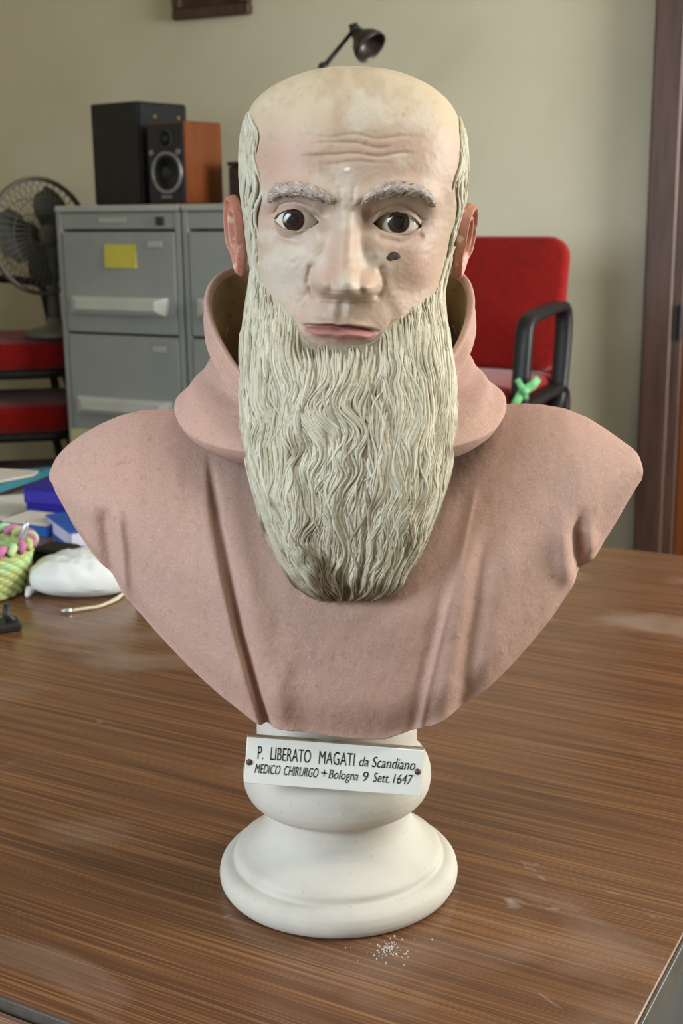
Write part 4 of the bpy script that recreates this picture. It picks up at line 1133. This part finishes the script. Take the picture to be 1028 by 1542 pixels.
pbx('backing', fw * .5, pw - fw * .5, fw * .5, phh - fw * .5, .001, .010, M_['canvas'])
for a0, a1, z0, z1 in ((0, pw, 0, fw), (0, pw, phh - fw, phh), (0, fw, fw, phh - fw), (pw - fw, pw, fw, phh - fw)): pbx('frame_rail', a0, a1, z0, z1, .0, .03, M_['frame_wood'])
tag(pe, 'dark brown framed picture high on the wall, cut by the top edge', 'picture')

# ------------------------------------------------------------------ stacking chairs
M_['red'] = material('red_upholstery', srgb(138, 17, 12), .9, .15, [(60, srgb(122, 14, 10), .4, .7, 4)], [(700, .25, .001)], sheen=.2)
M_['chair_black'] = material('black_plastic', srgb(26, 26, 28), .45, .4, [(30, srgb(34, 34, 36), .4, .7, 3)])
M_['ribbon'] = material('green_ribbon', srgb(120, 190, 130), .6, .3, [(60, srgb(104, 174, 116), .4, .7, 3)])
def rrect(w_, h_, r, n=6):
    P = []
    for cx_, cy_, a0 in ((w_ / 2 - r, h_ / 2 - r, 0), (-w_ / 2 + r, h_ / 2 - r, 90), (-w_ / 2 + r, -h_ / 2 + r, 180), (w_ / 2 - r, -h_ / 2 + r, 270)):
        for k in range(n + 1): a = R(a0 + 90 * k / n); P.append((cx_ + r * math.cos(a), cy_ + r * math.sin(a)))
    return P
def cushion(w_, h_, r, t, M, name, mat, parent, crown=.012):
    L = rrect(w_, h_, r); n = len(L); V = []; F = []
    for z, s in ((0, .965), (t * .25, 1.0), (t * .75, 1.0), (t * .95, .975), (t, .93), (t + crown * .6, .7), (t + crown, .35)):
        V += [M @ Vector((x * s, y * s, z)) for x, y in L]
    for i in range(6): F += [(i * n + k, i * n + (k + 1) % n, (i + 1) * n + (k + 1) % n, (i + 1) * n + k) for k in range(n)]
    F += [tuple(range(n - 1, -1, -1)), tuple(6 * n + k for k in range(n))]
    return MB().add(V, F).build(name, mat, parent, True)
def chair(label, group, arms=(-1, 1)):
    """origin at the floor below the seat centre, faces -y; seat top .47"""
    e = empty('stacking_chair')
    cushion(.47, .46, .09, .085, Matrix.Translation((0, 0, .380)), 'seat', M_['red'], e)
    cushion(.45, .44, .09, .030, Matrix.Translation((0, 0, .349)), 'seat_shell', M_['chair_black'], e, 0)
    bm = Matrix.Translation((0, .262, .640)) @ Matrix.Rotation(R(90 - 10), 4, 'X')
    cushion(.46, .36, .055, .045, bm, 'backrest', M_['red'], e)
    m = MB(); bm2 = Matrix.Translation((0, .270, .640)) @ Matrix.Rotation(R(90 - 10), 4, 'X')
    cushion(.44, .34, .05, .012, bm2, 'back_shell', M_['chair_black'], e, 0)
    for s in (-1, 1):
        m = MB(); m.tube([(s * .15, .20, .385), (s * .15, .262, .42), (s * .15, .290, .56), (s * .15, .315, .70)], .011, 10); m.build('back_post', M_['chair_black'], e, True)
        if s not in arms: continue
        # loop armrest: a flat band
        x = s * .262
        P = [(x, -.13, .36), (x, -.15, .42), (x, -.125, .600), (x, -.115, .622), (x, -.085, .637), (x, .10, .652), (x, .145, .644), (x, .155, .60), (x, .135, .46), (x, .11, .385), (x, .02, .362), (x, -.08, .355)]
        Q = []
        for i in range(len(P)):
            a, b = Vector(P[i]), Vector(P[(i + 1) % len(P)]); Q += [a * .75 + b * .25, a * .25 + b * .75]
        V = []; F = []; n = len(Q); c = sum(Q, Vector()) / n
        for i, p in enumerate(Q):
            t = (Q[(i + 1) % n] - Q[i - 1]).normalized(); o_ = Vector((1, 0, 0)).cross(t).normalized()
            if o_.dot(p - c) < 0: o_ = -o_
            for dx, dn in ((-.022, .006), (-.016, .013), (.016, .013), (.022, .006), (.022, -.008), (.014, -.014), (-.014, -.014), (-.022, -.008)): V.append(p + Vector((dx, 0, 0)) + o_ * dn)
        F = [(i * 8 + k, i * 8 + (k + 1) % 8, ((i + 1) % n) * 8 + (k + 1) % 8, ((i + 1) % n) * 8 + k) for i in range(n) for k in range(8)]
        MB().add(V, F).build('armrest', M_['chair_black'], e, True)
    for s in (-1, 1):
        for y0, y1 in ((-.19, -.24), (.20, .26)):
            m = MB(); m.tube([(s * .19, y0, .372), (s * .235, (y0 + y1) / 2, .30), (s * .265, y1, .0)], .011, 10); m.build('leg', M_['chair_black'], e, True)
    tag(e, label, 'chair', group)
    return e
def copy_tree(o, parent=None):
    c = o.copy(); COL.objects.link(c)
    if parent is not None: c.parent = parent; c.matrix_parent_inverse = o.matrix_parent_inverse.copy()
    for ch in [x for x in bpy.data.objects if x.parent == o]: copy_tree(ch, c)
    return c
G = 'red stacking chairs'
ch = chair('topmost red armchair of the stack beside the door, green ribbon on its arm', G)
# right-hand stack
def put(o, x, y, z, rz): o.location = (x, y, z); o.rotation_euler = (0, 0, rz)
RX, RY, RA = CAM.x + .288, CAM.y + 3.40, R(-30)
put(ch, RX, RY, .43, RA)
c2 = copy_tree(ch); c2['label'] = 'second red armchair from the top, in the stack beside the door'; put(c2, RX, RY, .215, RA)
c3 = copy_tree(ch); c3['label'] = 'lowest red armchair on the floor in the stack beside the door'; put(c3, RX, RY, .0, RA)
# left-hand stack behind the cabinet
LX, LY, LA = CAM.x - 1.12, CAM.y + 4.33, R(100)
l1 = chair('topmost red chair at the far left, desk fan standing on it', G, (1,)); put(l1, LX, LY, .46, LA)
l2 = copy_tree(l1); l2['label'] = 'middle red chair in the far left stack'; put(l2, LX, LY, .255, LA)
l3 = copy_tree(l1); l3['label'] = 'lowest red chair on the floor in the far left stack'; put(l3, LX, LY, .0, LA)
# ribbon on the right armrest of the right-hand stack
rb = CAM + ray(789, 588) * (3.12 / ray(789, 588).y)
re_ = empty('ribbon', rb)
m = MB(); m.tube([rb + Vector((-.034, -.01, -.05)), rb + Vector((-.012, -.012, -.012)), rb, rb + Vector((.018, -.012, .014)), rb + Vector((.034, -.004, .030))], [.009, .011, .012, .012, .009], 8, flat=.25, up=(0, -1, 0)); m.build('tail', M_['ribbon'], re_, True)
m = MB(); m.tube([rb + Vector((-.020, -.012, .030)), rb + Vector((-.006, -.014, .006)), rb + Vector((.004, -.014, -.02))], [.007, .008, .006], 8, flat=.25, up=(0, -1, 0)); m.build('tail', M_['ribbon'], re_, True)
m = MB(); m.lathe([(0, -.010), (.009, -.006), (.012, 0), (.009, .006), (0, .010)], 14, Matrix.Translation(rb + Vector((0, -.014, 0)))); m.build('knot', M_['ribbon'], re_, True)
tag(re_, 'light green ribbon tied on the black chair arm', 'ribbon')

# ------------------------------------------------------------------ fan
M_['fan_grey'] = material('fan_grey_plastic', srgb(104, 102, 94), .5, .4, [(20, srgb(94, 92, 84), .4, .7, 3)])
M_['fan_blade'] = material('fan_blade_plastic', srgb(74, 76, 72), .35, .5, [(20, srgb(66, 68, 64), .4, .7, 3)])
fz = .46 + .4772
fc = CAM + ray(60, 356) * (4.17 / ray(60, 356).y)
fb = Vector((fc.x + .02, fc.y + .05, fz))
fan = empty('desk_fan', fb)
MB().lathe([(.10, 0), (.105, .008), (.095, .020), (.04, .030), (.026, .045), (.022, .06)], 40, Matrix.Translation(fb)).build('base', M_['fan_grey'], fan, True)
m = MB(); m.tube([fb + Vector((0, 0, .04)), fb + Vector((0, 0, .16)), fc + Vector((.03, .03, -.02))], [.022, .018, .024], 14); m.build('stem', M_['fan_grey'], fan, True)
fn = Vector((.70, -.70, .06)).normalized()
FQ = fn.to_track_quat('Z', 'Y').to_matrix().to_4x4(); FQ.translation = fc
def fp(r, a, z): return FQ @ Vector((r * math.cos(a), r * math.sin(a), z))
FR = .178
for z, r in ((.0, FR), (.010, FR)):
    m = MB(); m.ringtube([fp(r, t, z) for t in np.linspace(0, 2 * np.pi, 64, endpoint=False)], .0065, 8); m.build('cage_ring', M_['fan_grey'], fan, True)
for sgn, nm in ((1, 'front_grille'), (-1, 'rear_grille')):
    m = MB()
    for k in range(44):
        a = 2 * math.pi * k / 44
        m.tube([fp(.035, a, sgn * .055), fp(.10, a + .06, sgn * .050), fp(.155, a + .1, sgn * .032), fp(FR, a + .12, sgn * .004)], .0012, 5)
    for r, z in ((.07, .053), (.12, .045)): m.ringtube([fp(r, t, sgn * z) for t in np.linspace(0, 2 * np.pi, 48, endpoint=False)], .0014, 5)
    m.build(nm, M_['fan_grey'], fan, True)
MB().lathe([(0, .060), (.030, .060), (.036, .052), (.036, .048), (0, .048)], 32, FQ).build('badge', M_['fan_grey'], fan, True)
MB().lathe([(0, -.15), (.035, -.148), (.048, -.13), (.05, -.07), (.03, -.05), (0, -.05)], 32, FQ).build('motor', M_['fan_grey'], fan, True)
for k in range(3):
    V = []; F = []; na, nr_ = 12, 10
    for i in range(nr_):
        for j in range(na):
            r = .03 + .125 * i / (nr_ - 1); wdt = .55 + .38 * math.sin(math.pi * min(1, .25 + .75 * i / (nr_ - 1)))
            a = 2 * math.pi * k / 3 + 1.0 + (j / (na - 1) - .5) * 2 * wdt * (1 if i < nr_ - 2 else .8)
            V.append(fp(r, a, (j / (na - 1) - .5) * .05))
    nb = len(V)
    V += [v - fn * .002 for v in V]
    F = [(i * na + j, i * na + j + 1, (i + 1) * na + j + 1, (i + 1) * na + j) for i in range(nr_ - 1) for j in range(na - 1)]
    F += [tuple(x + nb for x in f[::-1]) for f in F]
    MB().add(V, F).build('blade', M_['fan_blade'], fan, True)
tag(fan, 'grey round desk fan standing on red chairs beside the cabinet', 'fan')

# ------------------------------------------------------------------ things on the desk, at the left
Zt = .7502
M_['wicker'] = material('pale_green_wicker', srgb(186, 196, 134), .7, .3, [(60, srgb(168, 182, 112), .4, .7, 3)])
M_['wick_pink'] = material('pink_wicker', srgb(190, 120, 150), .65, .3, [(60, srgb(170, 100, 150), .4, .7, 3)])
M_['wick_mint'] = material('mint_wicker', srgb(160, 206, 160), .65, .3, [(60, srgb(190, 206, 130), .4, .7, 3)])
bc0 = T(-36, 892); bc0.z = Zt
bas = empty('wicker_basket', bc0)
BR0, BR1, BH = .072, .090, .078
nrw = 11
for k in range(nrw):                                  # woven rows
    z = .006 + (BH - .012) * k / (nrw - 1); r0 = BR0 + (BR1 - BR0) * k / (nrw - 1)
    P = [bc0 + Vector(((r0 + .0022 * math.sin(24 * t + math.pi * (k % 2))) * math.cos(t), (r0 + .0022 * math.sin(24 * t + math.pi * (k % 2))) * math.sin(t), z)) for t in np.linspace(0, 2 * np.pi, 144, endpoint=False)]
    m = MB(); m.ringtube(P, .0046, 6); m.build('woven_row', M_['wicker'] if k not in (7, 8) else M_['wick_mint'], bas, True)
m = MB()
for k in range(48):
    t = 2 * math.pi * k / 48; m.tube([bc0 + Vector((BR0 * math.cos(t), BR0 * math.sin(t), .003)), bc0 + Vector((BR1 * math.cos(t), BR1 * math.sin(t), BH))], .0022, 5)
m.build('stakes', M_['wicker'], bas, True)
MB().lathe([(0, .001), (BR0, .001), (BR0, .006), (0, .006)], 48, Matrix.Translation(bc0)).build('bottom', M_['wicker'], bas)
for k in range(28):                                   # wrapped rim: alternating colours
    t0 = 2 * math.pi * k / 28; P = []
    for e in np.linspace(-.15, 1.15, 9):
        t = t0 + e * 2 * math.pi / 28; a = e * math.pi * 1.1 - .3
        P.append(bc0 + Vector(((BR1 + .006 * math.cos(a)) * math.cos(t), (BR1 + .006 * math.cos(a)) * math.sin(t), BH + .003 + .005 * math.sin(a))))
    m = MB(); m.tube(P, .0068, 8); m.build('rim_wrap', (M_['wick_pink'], M_['wick_mint'], M_['wick_pink'], M_['wicker'])[k % 4], bas, True)
tag(bas, 'round pale green wicker basket with pink-striped rim', 'basket')
M_['steel'] = material('polished_steel', srgb(205, 210, 215), .2, .6, [(40, srgb(185, 190, 196), .4, .7, 3)], metal=.7)
M_['clear_pink'] = material('pale_pink_plastic', srgb(205, 180, 176), .3, .5, [(40, srgb(190, 165, 160), .4, .7, 3)])
pn = bc0 + Vector((.050, -.012, .008)); pt_ = W(41, 786, bc0.y - .02)
pe_ = empty('pen', pn)
dv = (pt_ - pn)
m = MB(); m.tube([pn, pn + dv * .72], .0036, 12); m.build('barrel', M_['clear_pink'], pe_, True)
m = MB(); m.tube([pn + dv * .72, pn + dv * .76, pn + dv * .9, pn + dv * .97, pn + dv], [.0036, .0045, .0046, .0036, .0018], 12); m.build('cap', M_['steel'], pe_, True)
tag(pe_, 'slim pen with silver cap standing up in the wicker basket', 'pen')
# black cast stand in front of the basket
M_['iron'] = material('black_cast_iron', srgb(22, 22, 24), .5, .4, [(60, srgb(34, 34, 36), .4, .7, 3)])
ib = T(6, 950); ib.z = Zt; ist = empty('iron_stand', ib)
m = MB(); m.box(ib + Vector((-.02, 0, .006)), (.085, .045, .012), rotz(R(24)), .003); m.build('foot', M_['iron'], ist)
m = MB(); m.tube([ib + Vector((.012, .012, .010)), ib + Vector((.000, .014, .020)), ib + Vector((.004, .016, .034))], [.007, .005, .006], 10); m.build('scroll', M_['iron'], ist, True)
m = MB(); m.tube([ib + Vector((-.022, .006, .010)), ib + Vector((-.010, .008, .022)), ib + Vector((-.018, .012, .036))], [.007, .005, .006], 10); m.build('scroll', M_['iron'], ist, True)
tag(ist, 'small black cast-iron stand in front of the basket', 'stand')
# white drawstring pouch
M_['cotton'] = material('white_cotton', srgb(216, 220, 218), .9, .2, [(14, srgb(208, 212, 210), .4, .7, 4)], [(600, .2, .0008), (30, .3, .004)])
M_['cord'] = material('cream_cord', srgb(210, 204, 178), .8, .2, [(200, srgb(184, 176, 148), .4, .7, 3)])
pcn = (T(46, 914) + T(178, 902)) / 2; pcn = T(112, 905) + Vector((.004, .052, 0)); pcn.z = Zt
pou = empty('cotton_pouch', pcn)
th, al = np.meshgrid(np.linspace(0, np.pi, 60), np.linspace(0, 2 * np.pi, 120, endpoint=False), indexing='ij')
sq = lambda c_, e_: np.sign(c_) * np.abs(c_) ** e_
px_ = sq(np.cos(al), .8) * sq(np.sin(th), .75) * .082; py_ = sq(np.sin(al), .8) * sq(np.sin(th), .75) * .060
hz = .029 * (1 + .35 * smooth(-.08, .06, px_ + py_ * .7)); pz_ = sq(np.cos(th), .85) * hz
wr = .0040 * fbm(px_ * 60 + 5, py_ * 60 + 5, 71, 3) + .002 * np.sin((px_ * .7 + py_) * 190 + 3 * fbm(px_ * 20 + 9, py_ * 20 + 9, 72))
pz_ = np.where(pz_ > -.012, pz_ + wr, pz_)
pz_ = np.maximum(pz_, -.0285 + .006 * (np.hypot(px_ / .082, py_ / .06)) ** 4)
rzp = np.array(rotz(R(10)))
PP = np.stack([px_, py_, pz_ + .0288], -1) @ rzp.T + np.array(pcn)
make_mesh('bag', PP, gridF(60, 120, True, False), M_['cotton'], pou)
q0 = T(180, 897); q1 = T(104, 923)
for k, dz in ((0, 0), (1, .004)):
    P = [q0 + Vector((.010, .03, .010 + dz)), q0 + Vector((.008, .006, .004)), T(172, 906 + 3 * k) + Vector((0, 0, .003)), T(152, 916 - 4 * k) + Vector((0, 0, .003)), T(128, 919) + Vector((0, 0, .003)), q1 + Vector((0, 0, .003))]
    Q = [P[0]]
    for a, b in zip(P[:-1], P[1:]): Q += [a * .7 + b * .3, a * .3 + b * .7]
    Q.append(P[-1])
    if k == 1: Q = Q[:7]
    m = MB(); m.tube(Q, .0023, 8); m.build('drawstring', M_['cord'], pou, True)
m = MB(); m.tube([q1 + Vector((.004, 0, .004)), q1 + Vector((-.012, -.002, .004))], [.0036, .003], 10); m.build('cord_end', M_['steel'], pou, True)
m = MB(); k0 = pcn + Vector((-.076, -.020, .012)); m.tube([k0 + Vector((.006, 0, 0)), k0 + Vector((-.004, -.004, -.003)), k0 + Vector((-.004, -.016, -.008))], [.007, .008, .004], 10); m.build('cord_stop', M_['cotton'], pou, True)
tag(pou, 'white cotton drawstring pouch lying beside the basket', 'pouch')

def flatbox(name, c, w_, d_, h_, rz, mats, label, cat, group=None, z0=Zt):
    e = empty(name, Vector((c.x, c.y, z0))); cc = Vector((c.x, c.y, z0)); Mz = rotz(rz)
    MB().box(cc + Vector((0, 0, h_ * .42)), (w_, d_, h_ * .84), Mz, .0012).build('tray', mats[0], e)
    MB().box(cc + Vector((0, 0, h_ * .92)), (w_ * 1.005, d_ * 1.005, h_ * .16), Mz, .0012).build('lid', mats[1], e)
    tag(e, label, cat, group); return e
M_['indigo'] = material('indigo_card', srgb(34, 26, 150), .45, .4, [(14, srgb(28, 20, 128), .4, .7, 3)])
M_['indigo2'] = material('indigo_card_printed', srgb(44, 34, 160), .45, .4, [(50, srgb(84, 76, 176), .60, .75, 4)])
M_['blue'] = material('blue_card', srgb(30, 86, 170), .45, .4, [(14, srgb(26, 76, 156), .4, .7, 3)])
M_['cream_card'] = material('cream_card', srgb(206, 202, 194), .7, .3, [(14, srgb(196, 190, 180), .4, .7, 3)])
M_['pale_card'] = material('pale_lilac_card', srgb(200, 202, 224), .6, .3, [(14, srgb(190, 192, 216), .4, .7, 3)])
M_['paper'] = material('white_paper', srgb(206, 206, 202), .8, .25, [(8, srgb(198, 198, 192), .4, .7, 3)])
M_['teal'] = material('teal_folder', srgb(52, 116, 132), .5, .35, [(10, srgb(44, 100, 116), .4, .7, 3)])
i0 = T(76, 786)
flatbox('card_box', i0 + Vector((.035, .05, 0)), .150, .10, .030, R(-22), (M_['indigo'], M_['indigo2']), 'lower indigo carton of the stacked pair on the desk', 'box', 'indigo cartons')
flatbox('card_box', i0 + Vector((.032, .052, 0)), .152, .10, .032, R(-20), (M_['indigo2'], M_['indigo']), 'upper indigo carton of the stacked pair on the desk', 'box', 'indigo cartons', Zt + .0312)
i1 = T(40, 808); 
flatbox('card_box', i1 + Vector((.010, .052, 0)), .105, .085, .024, R(-24), (M_['blue'], M_['cream_card']), 'flat blue carton with cream lid behind the wicker basket', 'box')
# book lying behind the pouch
pA, pB = T(70, 801), T(107, 829); bd = (pB - pA).normalized(); bp_ = Vector((-bd.y, bd.x, 0)); bp_ = bp_ if bp_.x > 0 else -bp_
ln_ = (pB - pA).length; cb = (pA + pB) / 2 + bp_ * .038; cb.z = Zt; bk = empty('book', cb)
Mz = Matrix((bp_, bd, (0, 0, 1))).transposed()
if Mz.determinant() < 0: Mz = Matrix((bp_, -bd, (0, 0, 1))).transposed()
MB().box(cb + Vector((0, 0, .017)), (.070, ln_ - .006, .026), Mz, .001).build('pages', M_['pale_card'], bk)
for z in (.002, .032): MB().box(cb + Vector((.0, 0, z)), (.078, ln_, .004), Mz, .001).build('cover', M_['blue'], bk)
MB().box(cb + bp_ * .0375 + Vector((0, 0, .017)), (.003, ln_, .0258), Mz, .001).build('spine', M_['blue'], bk)
tag(bk, 'blue book with pale page edges between pink shoulder and basket', 'book')
# black case in front of the book
c3_ = T(80, 868) + Vector((0, .035, 0)); c3_.z = Zt; kc = empty('black_case', c3_)
MB().box(c3_ + Vector((0, 0, .017)), (.062, .056, .034), rotz(R(-25)), .003).build('case_body', M_['speaker_black'], kc)
MB().box(c3_ + Vector((0, 0, .0385)), (.063, .057, .008), rotz(R(-25)), .003).build('lid', M_['speaker_black'], kc)
tag(kc, 'little black case between basket and white pouch', 'case')
# papers and folder
def sheet(name, c4, th, mat, label, cat, z=Zt):
    P = [T(x, y, z) for x, y in c4]; Q = [p + Vector((0, 0, th)) for p in P]
    m = MB().add(P + Q, [(3, 2, 1, 0), (4, 5, 6, 7), (0, 1, 5, 4), (1, 2, 6, 5), (2, 3, 7, 6), (3, 0, 4, 7)])
    return tag(m.build(name, mat), label, cat)
sheet('paper_pad', [(-60, 800), (42, 771), (78, 744), (-40, 752)], .004, M_['paper'], 'white paper lying below the teal folder at the left', 'paper')
sheet('folder', [(-40, 756), (60, 722), (86, 712), (-30, 722)], .016, M_['teal'], 'teal folder under the white sheet at the far left', 'folder', Zt + .0045)
sheet('paper_sheet', [(-40, 734), (50, 717), (58, 711), (-40, 704)], .003, M_['cream_card'], 'white sheet on top of the teal folder', 'paper', Zt + .0210)
